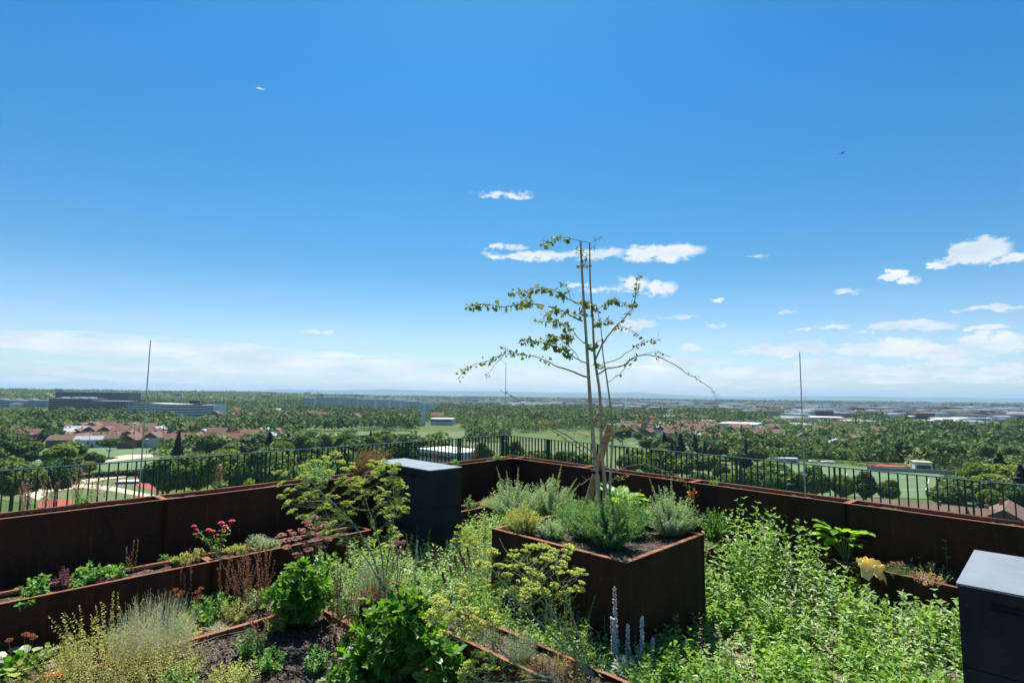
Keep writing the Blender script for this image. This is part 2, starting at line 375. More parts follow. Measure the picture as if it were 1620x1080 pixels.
T_FAN = (np.array([(0, 0, 0), (.42, .55, .05), (.28, .88, 0), (.03, .72, .06), (-.25, .9, 0), (-.45, .55, .05)]), [np.array([[0, 1, 2], [0, 2, 3], [0, 3, 4], [0, 4, 5]])])
T_BLOB = (np.array([(1, 0, 0), (0, 1, 0), (-1, 0, 0), (0, -1, 0), (0, 0, 1), (0, 0, -1)]) * .5, [np.array([[0, 1, 4], [1, 2, 4], [2, 3, 4], [3, 0, 4], [1, 0, 5], [2, 1, 5], [3, 2, 5], [0, 3, 5]])])
T_QUAD = (np.array([(-.5, -.5, 0), (.5, -.42, .12), (.45, .5, 0), (-.4, .45, -.1)]), [np.array([[0, 1, 2, 3]])])

def place(g, T, Pp, D, N, S):
    Pp = np.asarray(Pp, float).reshape(-1, 3); n = len(Pp)
    if n == 0: return
    D = nrm(np.broadcast_to(np.asarray(D, float), (n, 3))); N = np.broadcast_to(np.asarray(N, float), (n, 3))
    Z = N - (N * D).sum(1, keepdims=True) * D; Z = nrm(Z + 1e-6); X = np.cross(D, Z)
    S = np.asarray(S, float)
    if S.ndim == 0: S = np.full((n, 3), float(S))
    elif S.ndim == 1: S = np.repeat(S[:, None], 3, 1)
    tv = T[0]; k = len(tv)
    V = Pp[:, None] + (tv[None, :, 0:1] * S[:, None, 0:1]) * X[:, None] + (tv[None, :, 1:2] * S[:, None, 1:2]) * D[:, None] + (tv[None, :, 2:3] * S[:, None, 2:3]) * Z[:, None]
    off = (np.arange(n) * k)[:, None, None]
    g.add(V.reshape(-1, 3), [(f[None] + off).reshape(-1, f.shape[1]) for f in T[1]])
def rdir(n, up=0.0):
    v = rng.normal(size=(n, 3)); v[:, 2] += up; return nrm(v)
def curves(B, T_, bend, K=6):
    """quadratic stems: base B (N,3) -> tip T_, starting upright when bend>0"""
    t = np.linspace(0, 1, K)[None, :, None]; B = B[:, None]; T_ = T_[:, None]
    C = B + (T_ - B) * np.array([1 - bend, 1 - bend, 1]) * .55
    return (1 - t) ** 2 * B + 2 * t * (1 - t) * C + t * t * T_
def tubes(g, Q, r0, r1, sides=4):
    """Q (N,K,3) polylines"""
    Q = np.asarray(Q, float)
    if Q.ndim == 2: Q = Q[None]
    N_, K, _ = Q.shape
    tan = nrm(np.gradient(Q, axis=1)); ref = np.array([.31, .83, .12]) + np.zeros_like(tan)
    X = nrm(np.cross(tan, ref)); Y = np.cross(tan, X)
    r0 = np.broadcast_to(np.asarray(r0, float), (N_,)); r1 = np.broadcast_to(np.asarray(r1, float), (N_,))
    r = r0[:, None] + (r1 - r0)[:, None] * np.linspace(0, 1, K)[None]
    a = np.arange(sides) * 2 * math.pi / sides
    V = Q[:, :, None] + r[:, :, None, None] * (np.cos(a)[None, None, :, None] * X[:, :, None] + np.sin(a)[None, None, :, None] * Y[:, :, None])
    i = np.arange(K - 1)[:, None]; j = np.arange(sides)[None]
    f = np.stack([i * sides + j, i * sides + (j + 1) % sides, (i + 1) * sides + (j + 1) % sides, (i + 1) * sides + j], -1).reshape(-1, 4)
    f = (f[None] + (np.arange(N_) * K * sides)[:, None, None]).reshape(-1, 4)
    g.add(V.reshape(-1, 3), f)
def sample(Q, t):
    K = Q.shape[1]; x = np.clip(t, 0, 1) * (K - 1); i = np.minimum(x.astype(int), K - 2); fr = (x - i)[..., None]
    n = np.arange(Q.shape[0])[:, None] if t.ndim == 2 else np.arange(Q.shape[0])
    A = Q[n, i]; B_ = Q[n, i + 1]
    return A + (B_ - A) * fr, nrm(B_ - A)
def leaves_on(g, Q, T, nodes, per, size, t0=.15, t1=1.0, elev=.35, jit=.35, taper=.45, width=1.0):
    """leaf whorls along stems"""
    N_ = Q.shape[0]; t = np.linspace(t0, t1, nodes)[None] + rng.uniform(-.02, .02, (N_, nodes))
    Pn, tn = sample(Q, t)
    ref = np.array([.3, .9, .2]) + 0 * tn; X = nrm(np.cross(tn, ref)); Y = np.cross(tn, X)
    a0 = rng.uniform(0, 6.28, (N_, 1)) + np.arange(nodes)[None] * (math.pi / max(per, 1) + (.0 if per > 1 else 2.0))
    for k in range(per):
        a = a0 + k * 2 * math.pi / per + rng.normal(0, jit * .6, (N_, nodes))
        rad = np.cos(a)[..., None] * X + np.sin(a)[..., None] * Y
        e = elev + rng.normal(0, jit, (N_, nodes)) + .5 * (t > .85)
        D = np.cos(e)[..., None] * rad + np.sin(e)[..., None] * tn
        Nn = tn * np.cos(e)[..., None] - rad * np.sin(e)[..., None] + rng.normal(0, .25, tn.shape)
        s = size * (1 - taper * np.clip(t, 0, 1) ** 1.5) * rng.uniform(.65, 1.25, (N_, nodes))
        S3 = np.stack([s * width, s, s], -1).reshape(-1, 3)
        place(g, T, Pn.reshape(-1, 3), D.reshape(-1, 3), Nn.reshape(-1, 3), S3)
def disc(n, r):
    a = rng.uniform(0, 6.283, n); q = np.sqrt(rng.uniform(0, 1, n)) * r
    return np.stack([np.cos(a) * q, np.sin(a) * q, np.zeros(n)], 1)
def dome(n, rb, rt, h, hv=.2, flat=.5):
    """bases in a small disc, tips on an uneven dome"""
    B = disc(n, rb); u = B / max(rb, 1e-6)
    q = np.linalg.norm(u, axis=1)
    Tp = u * rt + rng.normal(0, rt * .12, (n, 3)); Tp[:, 2] = h * (1 - flat * q ** 2) * rng.uniform(1 - hv, 1 + hv * .6, n)
    return B, Tp

# ------------------------------------------------------------------ terrain and roof ground
TZ = -33.0
def terrain_h(x, y):
    d = np.hypot(x, y); azr = np.degrees(np.arctan2(x, y))
    s = np.clip((-8 - azr) / 18, 0, 1); s = s * s * (3 - 2 * s)
    q = np.clip((d - 850) / 2200, 0, 1); q = q * q * (3 - 2 * q)
    q2 = np.clip((d - 3500) / 2500, 0, 1)
    return TZ + s * q * 30 * (1 - q2)
def terrain():
    r = np.concatenate([np.linspace(0, 800, 12), np.linspace(850, 4000, 46), np.geomspace(4200, 15500, 16)])
    a = np.linspace(-math.pi, math.pi, 145)
    RR_, AA = np.meshgrid(r, a, indexing='ij'); x = RR_ * np.sin(AA); y = RR_ * np.cos(AA)
    z = terrain_h(x, y); V = np.stack([x, y, z], -1).reshape(-1, 3)
    i, j = np.meshgrid(np.arange(len(r) - 1), np.arange(len(a) - 1), indexing='ij'); n = len(a)
    f = np.stack([i * n + j, i * n + j + 1, (i + 1) * n + j + 1, (i + 1) * n + j], -1).reshape(-1, 4)[:, ::-1]
    m, nt, b, o = newmat('terrain_mix')
    v = ntex(nt, .0032, kind='ShaderNodeTexVoronoi'); v.inputs['Randomness'].default_value = .9
    sc_ = nt.nodes.new('ShaderNodeSeparateColor'); nt.links.new(v.outputs['Color'], sc_.inputs[0])
    n1 = ntex(nt, .02, 8, .7); n0 = ntex(nt, .0009, 4, .6)
    c = mixrgb(nt, ramp(nt, n1.outputs[0], .35, .65), (.05, .085, .022), (.085, .12, .035))
    far = mixrgb(nt, ramp(nt, sc_.outputs[0], .55, .62), (.055, .10, .03), (.26, .23, .13))
    far = mixrgb(nt, ramp(nt, sc_.outputs[1], .6, .7), far, (.08, .12, .05))
    g = nt.nodes.new('ShaderNodeNewGeometry'); ln = nt.nodes.new('ShaderNodeVectorMath'); ln.operation = 'LENGTH'; nt.links.new(g.outputs['Position'], ln.inputs[0])
    c = mixrgb(nt, ramp(nt, ln.outputs['Value'], 1500, 2400), c, far)
    nt.links.new(c, b.inputs['Base Color']); b.inputs['Roughness'].default_value = .95; b.inputs['Specular IOR Level'].default_value = .1
    o_ = G().add(V, f).build('terrain', m); structure(o_)
terrain()
def hills():
    # far ridges, two real ranges of hills 11-14 km away
    for (Y, prof, name) in ((13200, [(-200,625),(250,619),(380,617.5),(450,615.8),(520,617),(600,615.6),(680,617.6),(760,618.2),(860,620.6),(960,621),(1010,620.6),(1060,623.5),(1120,626.5),(1200,628),(1240,626.2),(1300,626.6),(1380,626.4),(1450,629),(1500,627.8),(1560,629.6),(1620,629.4),(1720,631),(1850,634)], 'hills'),
                            (12300, [(300,622),(700,623.5),(900,626),(1100,629),(1300,630.5),(1640,633.2),(1800,636)], 'low_hills')):
        xs = np.array([p[0] for p in prof], float); ys = np.array([p[1] for p in prof], float)
        px = np.linspace(xs[0], xs[-1], 220); py = np.interp(px, xs, ys) + .25 * np.sin(px * .11) + .2 * np.sin(px * .037)
        top = np.array([P(a, b, Y) for a, b in zip(px, py)]); n = len(px)
        rows = []
        for dy, k in ((-1100, 0), (-700, .45), (-350, .8), (0, 1), (400, .75), (900, 0)):
            q = top.copy(); q[:, 1] += dy; q[:, 2] = TZ - .5 + (top[:, 2] - TZ) * k + (25 * np.sin(px * .05 + dy) if 0 < k < 1 else 0) * .4; rows.append(q)
        V = np.concatenate(rows); f = np.array([[r * n + i, r * n + i + 1, (r + 1) * n + i + 1, (r + 1) * n + i] for r in range(5) for i in range(n - 1)])
        m = plain('hill_woods', (.05, .085, .04), .95, (.09, .12, .05), .002)
        structure(G().add(V, f).build(name, m, smooth=True))
hills()
KEEP = []     # polygons kept clear of trees (world xy)
def poly_px(pts, z=TZ): return [U(x, y, z) for x, y in pts]
def sheet(name, pts, mat, lift=.12, clear=True):
    q = poly_px(pts); c = np.mean(q, 0)
    o = G().add(np.array(q) + [0, 0, lift], np.array([list(range(len(q)))])).build(name, mat); structure(o)
    if o.data.polygons[0].normal.z < 0: o.data.flip_normals()
    if clear: KEEP.append(np.array(q)[:, :2])
    return o
sheet('sports_field', [(30,712),(95,708),(245,708),(252,712),(240,720),(200,722),(140,727),(60,733)], 'pitch')
sheet('sand_path', [(143,729),(200,719.5),(241,718.5),(243,723),(200,728),(150,733)], 'sand', .2)
sheet('sports_field', [(150,733),(200,728.5),(245,723.5),(310,724),(300,740),(235,748),(165,748)], 'pitch', .16)
sheet('lawn', [(40,752),(150,756),(240,756),(250,785),(215,800),(60,800),(0,790),(0,760)], 'grass')
sheet('footpath', [(40,783),(70,770),(135,766),(180,770),(245,784),(245,790),(175,777),(130,772),(80,778),(60,792)], 'sand', .2)
sheet('footpath', [(128,760),(160,755),(200,752),(200,755),(165,759),(135,765)], 'sand', .24)
sheet('rubber_court', [(58,803),(65,793),(105,790),(128,798),(132,810),(60,812)], 'redcourt', .24)
sheet('rubber_court', [(207,758),(230,752),(300,748),(310,762),(250,778),(220,772)], 'redcourt', .2)
sheet('meadow', [(445,697),(470,686),(505,682.5),(560,682),(690,683),(745,682.5),(748,690),(700,697),(560,698),(500,699)], 'grass')
sheet('meadow', [(700,700),(830,698),(960,703),(1000,720),(1000,745),(860,745),(720,738)], 'grass')
sheet('road', [(700,737),(1040,743),(1040,748),(700,742)], 'asphalt', .2, False)
sheet('meadow', [(990,699),(1060,700),(1115,708),(1118,716),(1060,716),(1000,712)], 'grass')
sheet('meadow', [(1010,735),(1110,730),(1230,735),(1235,780),(1100,785),(1010,770)], 'grass', .14, False)
sheet('sports_field', [(1225,737),(1300,735),(1480,746),(1500,760),(1480,790),(1300,785),(1220,765)], 'pitch', .2)
sheet('running_track', [(1375,735.5),(1405,734),(1445,737.5),(1445,739.5),(1375,737.5)], 'redcourt', .3)
sheet('stubble_field', [(800,638),(905,638.5),(925,641),(800,642.6)], 'tan', 1.0)
sheet('stubble_field', [(1075,646.5),(1200,644.5),(1258,646),(1240,649),(1110,653)], 'tan', 1.0)
sheet('green_field', [(1175,652),(1240,648.5),(1300,650),(1290,655)], 'pitch', 1.0)
sheet('green_field', [(1400,640),(1500,640),(1510,641.5),(1400,641.5)], 'tan', 1.0)
sheet('stubble_field', [(1520,647),(1620,648),(1640,650),(1520,649)], 'tan', 1.0)
for f_ in ([(820,646),(900,645),(980,647),(900,648.5)], [(930,640.5),(1010,640),(1060,641.5),(980,642.5)], [(1080,639.5),(1180,639),(1240,641),(1120,642)], [(560,650.5),(640,650),(655,652.5),(570,653)], [(1290,643.5),(1380,643.5),(1400,645),(1300,645.2)], [(1420,650),(1520,651),(1500,653),(1425,652)]):
    sheet('stubble_field', f_, 'tan', 1.2)
# pitch markings
def line(pts, w=.25, lift=.3, mat='whitehead'):
    q = poly_px(pts); g = G()
    for a, b in zip(q[:-1], q[1:]):
        d = b - a; L = np.linalg.norm(d); d /= L; n = np.array([-d[1], d[0], 0]) * w / 2
        up = np.array([0, 0, lift]); g.add([a - n + up, b - n + up, b + n + up, a + n + up], np.array([[0, 1, 2, 3]]))
    structure(g.build('field_marking', mat))
line([(1240,752),(1330,748),(1470,758),(1465,775),(1300,778),(1240,770)]); line([(1340,749),(1330,778)])
line([(60,729),(95,711),(235,711)], .3)

# roof ground (gravel) and the building that carries the garden
bgr = G().prism([W(-9, -9)[:2], W(10.4, -9)[:2], W(10.4, 10.6)[:2], W(-9, 10.6)[:2]], TZ, -.05)
tag(bgr.build('apartment_tower', 'beigec'), 'tall building whose roof carries the whole garden', 'building')
gg = G(); n = 60
xs = np.linspace(-8.9, 10.3, n); AA, BB = np.meshgrid(xs, np.linspace(-8.9, 10.5, n), indexing='ij')
zz = .012 * np.sin(AA * 3.1 + BB) + .01 * np.sin(BB * 4.7) + rng.normal(0, .006, AA.shape)
V = AA[..., None] * EA + BB[..., None] * EB; V[..., 2] = zz
i, j = np.meshgrid(np.arange(n - 1), np.arange(n - 1), indexing='ij')
gg.add(V.reshape(-1, 3), np.stack([i * n + j, (i + 1) * n + j, (i + 1) * n + j + 1, i * n + j + 1], -1).reshape(-1, 4))
structure(gg.build('gravel_ground', 'gravel', smooth=True))

# ------------------------------------------------------------------ corten planters
def trough(name, label, P0, P1, wid, h, soil=.08, flange=.045, group=None, cat='planter', z0=-.02, dirn=1):
    """rectangular trough: front edge P0->P1 (seen side), body extends to the left of that direction"""
    P0 = np.array(P0, float)[:2]; P1 = np.array(P1, float)[:2]; d = P1 - P0; L = np.linalg.norm(d); d /= L; rz = math.atan2(d[1], d[0])
    t = thing(name, label, cat, (P0[0], P0[1], 0), rz, group); th = .008
    s = dirn
    def yb(y): return s * y
    mid = wid / 2
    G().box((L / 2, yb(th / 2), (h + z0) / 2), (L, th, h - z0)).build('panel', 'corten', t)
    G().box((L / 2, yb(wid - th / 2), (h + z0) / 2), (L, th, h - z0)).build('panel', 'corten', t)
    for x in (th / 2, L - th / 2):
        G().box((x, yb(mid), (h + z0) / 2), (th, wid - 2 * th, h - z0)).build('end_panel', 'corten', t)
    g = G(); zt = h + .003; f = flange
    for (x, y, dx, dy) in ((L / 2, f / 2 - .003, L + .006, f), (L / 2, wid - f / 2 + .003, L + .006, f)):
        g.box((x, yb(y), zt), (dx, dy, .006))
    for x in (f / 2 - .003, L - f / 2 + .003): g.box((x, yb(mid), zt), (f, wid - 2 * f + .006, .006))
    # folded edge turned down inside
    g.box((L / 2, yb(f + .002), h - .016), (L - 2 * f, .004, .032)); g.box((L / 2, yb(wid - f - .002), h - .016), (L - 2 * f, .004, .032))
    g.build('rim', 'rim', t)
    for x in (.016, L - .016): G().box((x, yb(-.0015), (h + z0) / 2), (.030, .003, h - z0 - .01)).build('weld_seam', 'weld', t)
    nx, ny = max(8, int(L / .06)), max(5, int(wid / .06))
    X, Y = np.meshgrid(np.linspace(th, L - th, nx), np.linspace(th, wid - th, ny), indexing='ij')
    Z = h - soil + rng.normal(0, .008, X.shape) + .012 * np.sin(X * 5)
    i, j = np.meshgrid(np.arange(nx - 1), np.arange(ny - 1), indexing='ij')
    fc = np.stack([i * ny + j, (i + 1) * ny + j, (i + 1) * ny + j + 1, i * ny + j + 1], -1).reshape(-1, 4)
    if s < 0: fc = fc[:, ::-1]
    G().add(np.stack([X, s * Y, Z], -1).reshape(-1, 3), fc).build('soil', 'soil', t, smooth=True)
    return t
WZ = 1.235
lw0, lw1 = U(0, 821.5, WZ), U(811.5, 725, WZ)
dl = (lw1 - lw0)[:2]; dl /= np.linalg.norm(dl)
rw0, rw1 = U(811.5, 725, WZ), U(1620, 834.7, WZ)
dr = (rw1 - rw0)[:2]; dr /= np.linalg.norm(dr)
j0 = U(255, 787.5, WZ)[:2]; s0 = (j0 - lw0[:2]) @ dl; Lw = np.linalg.norm((lw1 - lw0)[:2])
names_l = ['tall rusty steel planter at the left edge of the photo, against the railing', 'tall rusty steel planter against the left railing, behind the pink flowers',
           'tall rusty steel planter against the left railing, behind the big yellow fennel', 'tall rusty steel planter against the left railing, ending at the far corner']
cuts = [s0 - 2.22, s0, s0 + 2.3, s0 + 4.6, Lw - .002]
for k in range(4):
    a, b = lw0[:2] + dl * cuts[k], lw0[:2] + dl * (cuts[k + 1] - .006)
    trough('tall_planter', names_l[k], a, b, .40, WZ, .05, .035, 'tall corten planters along the railing')
trough('tall_planter', 'tall rusty steel planter at the left, only its end in the photo', lw0[:2] + dl * (cuts[0] - 2.22), lw0[:2] + dl * (cuts[0] - .006), .40, WZ, .05, .035, 'tall corten planters along the railing')
jr = [((U(x, y, WZ)[:2] - rw0[:2]) @ dr) for x, y in ((928, 738.5), (1095, 762), (1345, 794))]
cuts = [0] + jr + [jr[2] + 2.25, jr[2] + 4.5]
names_r = ['tall rusty steel planter on the right side next to the far corner', 'tall rusty steel planter directly behind the young tree, against the right railing',
           'tall rusty steel planter against the right railing, behind the tall mint', 'tall rusty steel planter with dry debris at the right edge of the photo', 'tall rusty steel planter beyond the right edge']
for k in range(4):
    a, b = rw0[:2] + dr * (cuts[k] + .003), rw0[:2] + dr * (cuts[k + 1] - .006)
    trough('tall_planter', names_r[k], a, b, .40, WZ, .05, .035, 'tall corten planters along the railing')
# corner block between the two runs
trough('tall_planter', 'short rusty corner planter where both runs meet at the lightning rod', lw1[:2] + np.array([dl[0], dl[1]]) * .004, lw1[:2] + dl * .42, .40, WZ, .05, .035, 'tall corten planters along the railing')

TZt = .57
t0_, t1_ = U(0, 956, TZt), U(795.8, 796.5, TZt); dt = (t1_ - t0_)[:2]; dt /= np.linalg.norm(dt)
sj = (U(330, 885, TZt)[:2] - t0_[:2]) @ dt
def tier_pt(a): return t0_[:2] + dt * a
trough('low_planter', 'long low rusty trough at the left edge holding young sage plants', tier_pt(sj - 2.22), tier_pt(sj - .01), .42, TZt, .06, .04, 'low corten troughs in front of the tall ones')
trough('low_planter', 'long low rusty trough holding the pink flowers, right of the sage', tier_pt(sj), tier_pt(sj + 2.22), .42, TZt, .06, .04, 'low corten troughs in front of the tall ones')
trough('low_planter', 'low rusty trough behind the dark cabinet, towards the far corner', tier_pt(5.3), tier_pt(7.5), .42, TZt, .06, .04, 'low corten troughs in front of the tall ones')
dD = (U(1493, 925, TZt) - U(1300, 882, TZt))[:2]; dD /= np.linalg.norm(dD); D0 = U(1300, 882, TZt)[:2]
trough('low_planter', 'low rusty trough on the right with broad leaves and a yellowed leaf', D0, D0 + dD * 2.2, .40, TZt, .06, .04, 'low corten troughs in front of the tall ones')
# planter E behind the box
e1 = W(8.1, 3.45)[:2]; 
trough('low_planter', 'low rusty planter with the round dark bush, behind the tree box', W(6.95, 3.45)[:2], e1, 1.5, TZt, .06, .04)
# tree box
BX = dict(a0=4.62, a1=6.22, b0=2.98, b1=4.82)
BH = 1.04
trough('tree_planter', 'large square rusty steel planter box holding the young tree', W(BX['a0'], BX['b0'])[:2], W(BX['a1'], BX['b0'])[:2], BX['b1'] - BX['b0'], BH, .07, .05)
# foreground trough C
C0, C1 = W(3.43, 5.75), W(3.46, 2.5)
trough('front_planter', 'long rusty trough in the foreground, fennel and lavender growing in it', C1[:2], W(3.90, 2.5)[:2], 3.25, .39, .05, .035)
# steel edging of the soil bed
def edging(label, pts, h=.09):
    g = G()
    for a, b in zip(pts[:-1], pts[1:]):
        a = np.array(a[:2]); b = np.array(b[:2]); d = b - a; L = np.linalg.norm(d); d /= L; n = np.array([-d[1], d[0]]) * .03
        g.prism([a - n, b - n, b + n, a + n], -.02, h)
    o = g.build('bed_edging', 'rim', loc=(pts[0][0], pts[0][1], 0)); return tag(o, label, 'garden edging')
edging('low rusty steel edging around the dark soil bed with drip hoses', [U(120, 1062, .09), U(270, 1019, .09), U(494, 957, .09)])
edging('low rusty steel edging on the right side of the dark soil bed', [W(3.31, 6.45, 0), W(3.31, 4.2, 0), ])
edging('short rusty edging strip behind the big leafy lovage', [U(500, 899, .1), U(580, 880, .1)])
# dark soil bed sheet
q = [W(-1, 6.45), W(3.27, 6.45), W(3.27, 2.4), W(-1, 2.4)]
n = 40
AA, BB = np.meshgrid(np.linspace(-1, 3.27, n), np.linspace(2.4, 6.44, n), indexing='ij')
V = AA[..., None] * EA + BB[..., None] * EB; V[..., 2] = .035 + rng.normal(0, .006, AA.shape) + .012 * np.sin(AA * 4 + BB * 3)
i, j = np.meshgrid(np.arange(n - 1), np.arange(n - 1), indexing='ij')
structure(G().add(V.reshape(-1, 3), np.stack([i * n + j, (i + 1) * n + j, (i + 1) * n + j + 1, i * n + j + 1], -1).reshape(-1, 4)).build('soil_ground', 'soil', smooth=True))
# crumbs / stones on the beds
def crumbs(name, poly, n, size, mat, z=0.0, kind='stuff'):
    a0, a1, b0, b1 = poly; A = rng.uniform(a0, a1, n); B = rng.uniform(b0, b1, n)
    Pp = A[:, None] * EA + B[:, None] * EB; Pp[:, 2] = z
    g = G(); s = size * rng.lognormal(0, .45, n); place(g, T_BLOB, Pp, rdir(n), rdir(n), np.stack([s, s * .8, s * .6], 1))
    return structure(g.build(name, mat), kind)
crumbs('soil_crumbs', (1.2, 3.26, 4.2, 6.42), 5000, .018, 'soil', .05)
crumbs('gravel_stones', (1.0, 3.3, 6.56, 7.2), 3500, .02, 'gravel', .02)
crumbs('gravel_stones', (4.0, 7.6, -.5, 2.9), 5000, .02, 'gravel', .02)

# ------------------------------------------------------------------ dark cabinets
def cabinet(label, a0, a1, b0, b1, h, slot_face):
    t = thing('steel_cabinet', label, 'cabinet', W(a0, b0), YAW, 'dark steel technical cabinets')
    la, lb = a1 - a0, b1 - b0
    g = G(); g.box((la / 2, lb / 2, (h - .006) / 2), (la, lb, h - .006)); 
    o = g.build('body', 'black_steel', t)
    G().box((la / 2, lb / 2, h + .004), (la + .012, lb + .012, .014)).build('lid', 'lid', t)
    g = G()
    for z in (h * .80, h * .70, h * .55, h * .34):
        g.box((-.0015, lb / 2, z * 0 + h * .5), (.003, .004, h * .96)) if z == h * .80 else None
    for z in (h * .62, h * .40):
        g.box((la / 2, -.0015, z), (la - .02, .003, .006)); g.box((-.0015, lb / 2 + .0, z), (.003, lb - .02, .006))
    g.build('panel_joint', 'slot', t)
    for k, z in enumerate((h - .085, h - .115)):
        gs = G(); nsl = max(1, int(lb / .5))
        for q_ in range(nsl):
            y0 = .12 + q_ * (lb - .24) / nsl; gs.box((-.002, y0 + (lb - .24) / nsl / 2 - .02, z), (.006, (lb - .24) / nsl - .05, .016))
        gs.build('vent_slot', 'slot', t)
    for x in (.012, la - .012): G().box((x, -.003, h / 2), (.02, .006, h - .02)).build('corner_strip', 'black_side', t)
    return t
cabinet('dark steel cabinet standing between the fennel and the tree box', 5.10, 5.72, 6.66, 8.20, 1.475, 0)
cabinet('dark steel cabinet cut off by the bottom right corner of the photo', 4.87, 6.03, -1.1, .55, 1.37, 0)

# ------------------------------------------------------------------ railing and lightning rods
RZ = 1.64
rl0, rc_, rr1 = U(0, 743.8, RZ), U(798, 687.6, RZ), U(1620, 766.5, RZ)
def railing(label, A, B, ext_a, ext_b, zb=.55):
    A = np.array(A[:2]); B = np.array(B[:2]); d = (B - A); L = np.linalg.norm(d); d /= L
    A = A - d * ext_a; L = L + ext_a + ext_b; rz = math.atan2(d[1], d[0])
    t = thing('railing', label, 'railing', (A[0], A[1], zb), rz, 'dark green roof edge railing')
    h = RZ - zb
    G().box((L / 2, 0, h - .006), (L, .045, .012)).build('top_rail', 'railtop', t)
    G().box((L / 2, 0, .09), (L, .04, .012)).build('bottom_rail', 'railing', t)
    sp_ = .105; n = int(L / sp_)
    bm = None; pm = None; cnt = 0; many = G()
    for k in range(n):
        x = (k + .5) * sp_
        if k % 14 == 0:
            for q_ in (-.035, .035):
                if pm is None: o = G().box((0, 0, h / 2 - .0065), (.014, .055, h - .013)).build('post', 'railing', t); pm = o.data
                else: o = bpy.data.objects.new('post', pm); COL.objects.link(o); o.parent = t
                o.location = (x + q_, 0, 0)
            continue
        if cnt < 100:
            if bm is None: o = G().box((0, 0, (h - .012 + .096) / 2), (.011, .03, h - .012 - .096 - .002)).build('baluster', 'railing', t); bm = o.data
            else: o = bpy.data.objects.new('baluster', bm); COL.objects.link(o); o.parent = t
            o.location = (x, 0, 0); cnt += 1
        else: many.box((x, 0, (h - .012 + .096) / 2), (.011, .03, h - .012 - .096 - .002))
    if many.n: o = many.build('baluster', 'railing', t); o['kind'] = 'stuff'
    return t
railing('dark green metal railing running along the left roof edge to the corner', rc_, rl0, 0, 1.2)
railing('dark green metal railing running along the right roof edge behind the tree', rc_, rr1, 0, 1.2)
def rod(label, base, top, zb):
    t = thing('lightning_rod', label, 'lightning rod', (base[0], base[1], zb), 0, 'thin lightning rods at the railing')
    L = top - zb
    g = G(); tubes(g, np.array([[[0, 0, z] for z in np.linspace(0, L, 8)]]), .013, .006, 6); g.build('pole', 'galv', t)
    [G().box((0, 0, z_), (.05, .06, .03)).build('clamp', 'galv', t) for z_ in (.5, RZ - zb - .1)]
def rod_at(label, bx, by, ty, back=1.0):
    b = U(bx, by, RZ) ; Yd = b[1] * back; b = P(bx, by, Yd); tp = P(bx, ty, Yd); rod(label, b, tp[2], .5)
rod_at('thin metal lightning rod rising above the left railing', 224, 727, 538, .97)
rod_at('thin metal lightning rod at the far corner of the railing, left of the tree', 799, 689, 575, .975)
rod_at('thin metal lightning rod rising above the right railing', 1272, 735, 557, .96)

# ------------------------------------------------------------------ city: large buildings
BFOOT = []     # building footprints (centre xy, radius)
def keep_out(c, r): BFOOT.append((c[0], c[1], r))
def slab(name, label, pxa, ya, Ya, pxb, yb, Yb, depth, wall, band='glass', floors=4, cat='building', roof='roofg', bandh=.45, base=None, penthouse=0, gaps=0):
    """long building seen from its front: pixel x, pixel y of the roof edge and distance at both ends"""
    A = P(pxa, ya, Ya); B = P(pxb, yb, Yb); zt = (A[2] + B[2]) / 2
    if base is None: base = min(terrain_h(A[0], A[1]), terrain_h(B[0], B[1])) - 1
    d = (B - A)[:2]; L = np.linalg.norm(d); rz = math.atan2(d[1], d[0]); h = zt - base
    t = thing(name, label, cat, (A[0], A[1], base), rz)
    G().box((L / 2, depth / 2, h / 2), (L, depth, h)).build('wall', wall, t)
    G().box((L / 2, depth / 2, h + .25), (L + .6, depth + .6, .5)).build('roof', roof, t)
    if penthouse:
        o = G(); r_ = random.Random(int(pxa))
        for k in range(penthouse):
            x = L * (k + .5 + r_.uniform(-.3, .3)) / penthouse; o.box((x, depth * .5, h + .5 + 1.2), (L / penthouse * r_.uniform(.2, .5), depth * .4, 2.4))
        o.build('roof_plant', 'whitec', t)
    fh = min(3.6, (h) / floors)
    for k in range(floors):
        z = h - (k + .55) * fh
        if z < 1: break
        G().box((L / 2, -.06, z), (L - 1.5, .5, fh * bandh)).build('window_band', band, t)
    if gaps:
        g = G()
        for k in range(int(L / gaps) + 1): g.box((min(L - .3, .3 + k * gaps), -.36, h / 2), (.5, .3, h - .4))
        g.build('pilaster', wall, t)
    for q_ in np.linspace(0, 1, max(2, int(L / 15))): keep_out(A[:2] + d * q_ + np.array([-d[1], d[0]]) / L * depth / 2, depth / 2 + 4)
    return t
slab('office_building', 'long low silver office block at the far left edge of the photo', -30, 633.5, 980, 76, 632.5, 990, 30, 'silverc', 'glass', 3, penthouse=5)
slab('office_building', 'large bronze office building with a flat roof, furthest back of the left group', 88, 620.5, 1000, 203, 620.5, 1010, 40, 'brownc', 'glass', 7, gaps=8)
slab('office_building', 'bronze office wing with white rooftop equipment in front of the large one', 78, 630, 900, 146, 631, 905, 40, 'brownc', 'glass', 5, gaps=7, penthouse=4)
slab('office_building', 'lower bronze office wing stepping down to the right', 146.5, 634, 900, 200, 635, 905, 36, 'brownc', 'glass', 4, gaps=7)
slab('office_building', 'short blue striped office block between bronze wing and white curved block', 203, 638, 860, 237, 638, 850, 30, 'silverc', 'glass', 4, roof='black_steel')
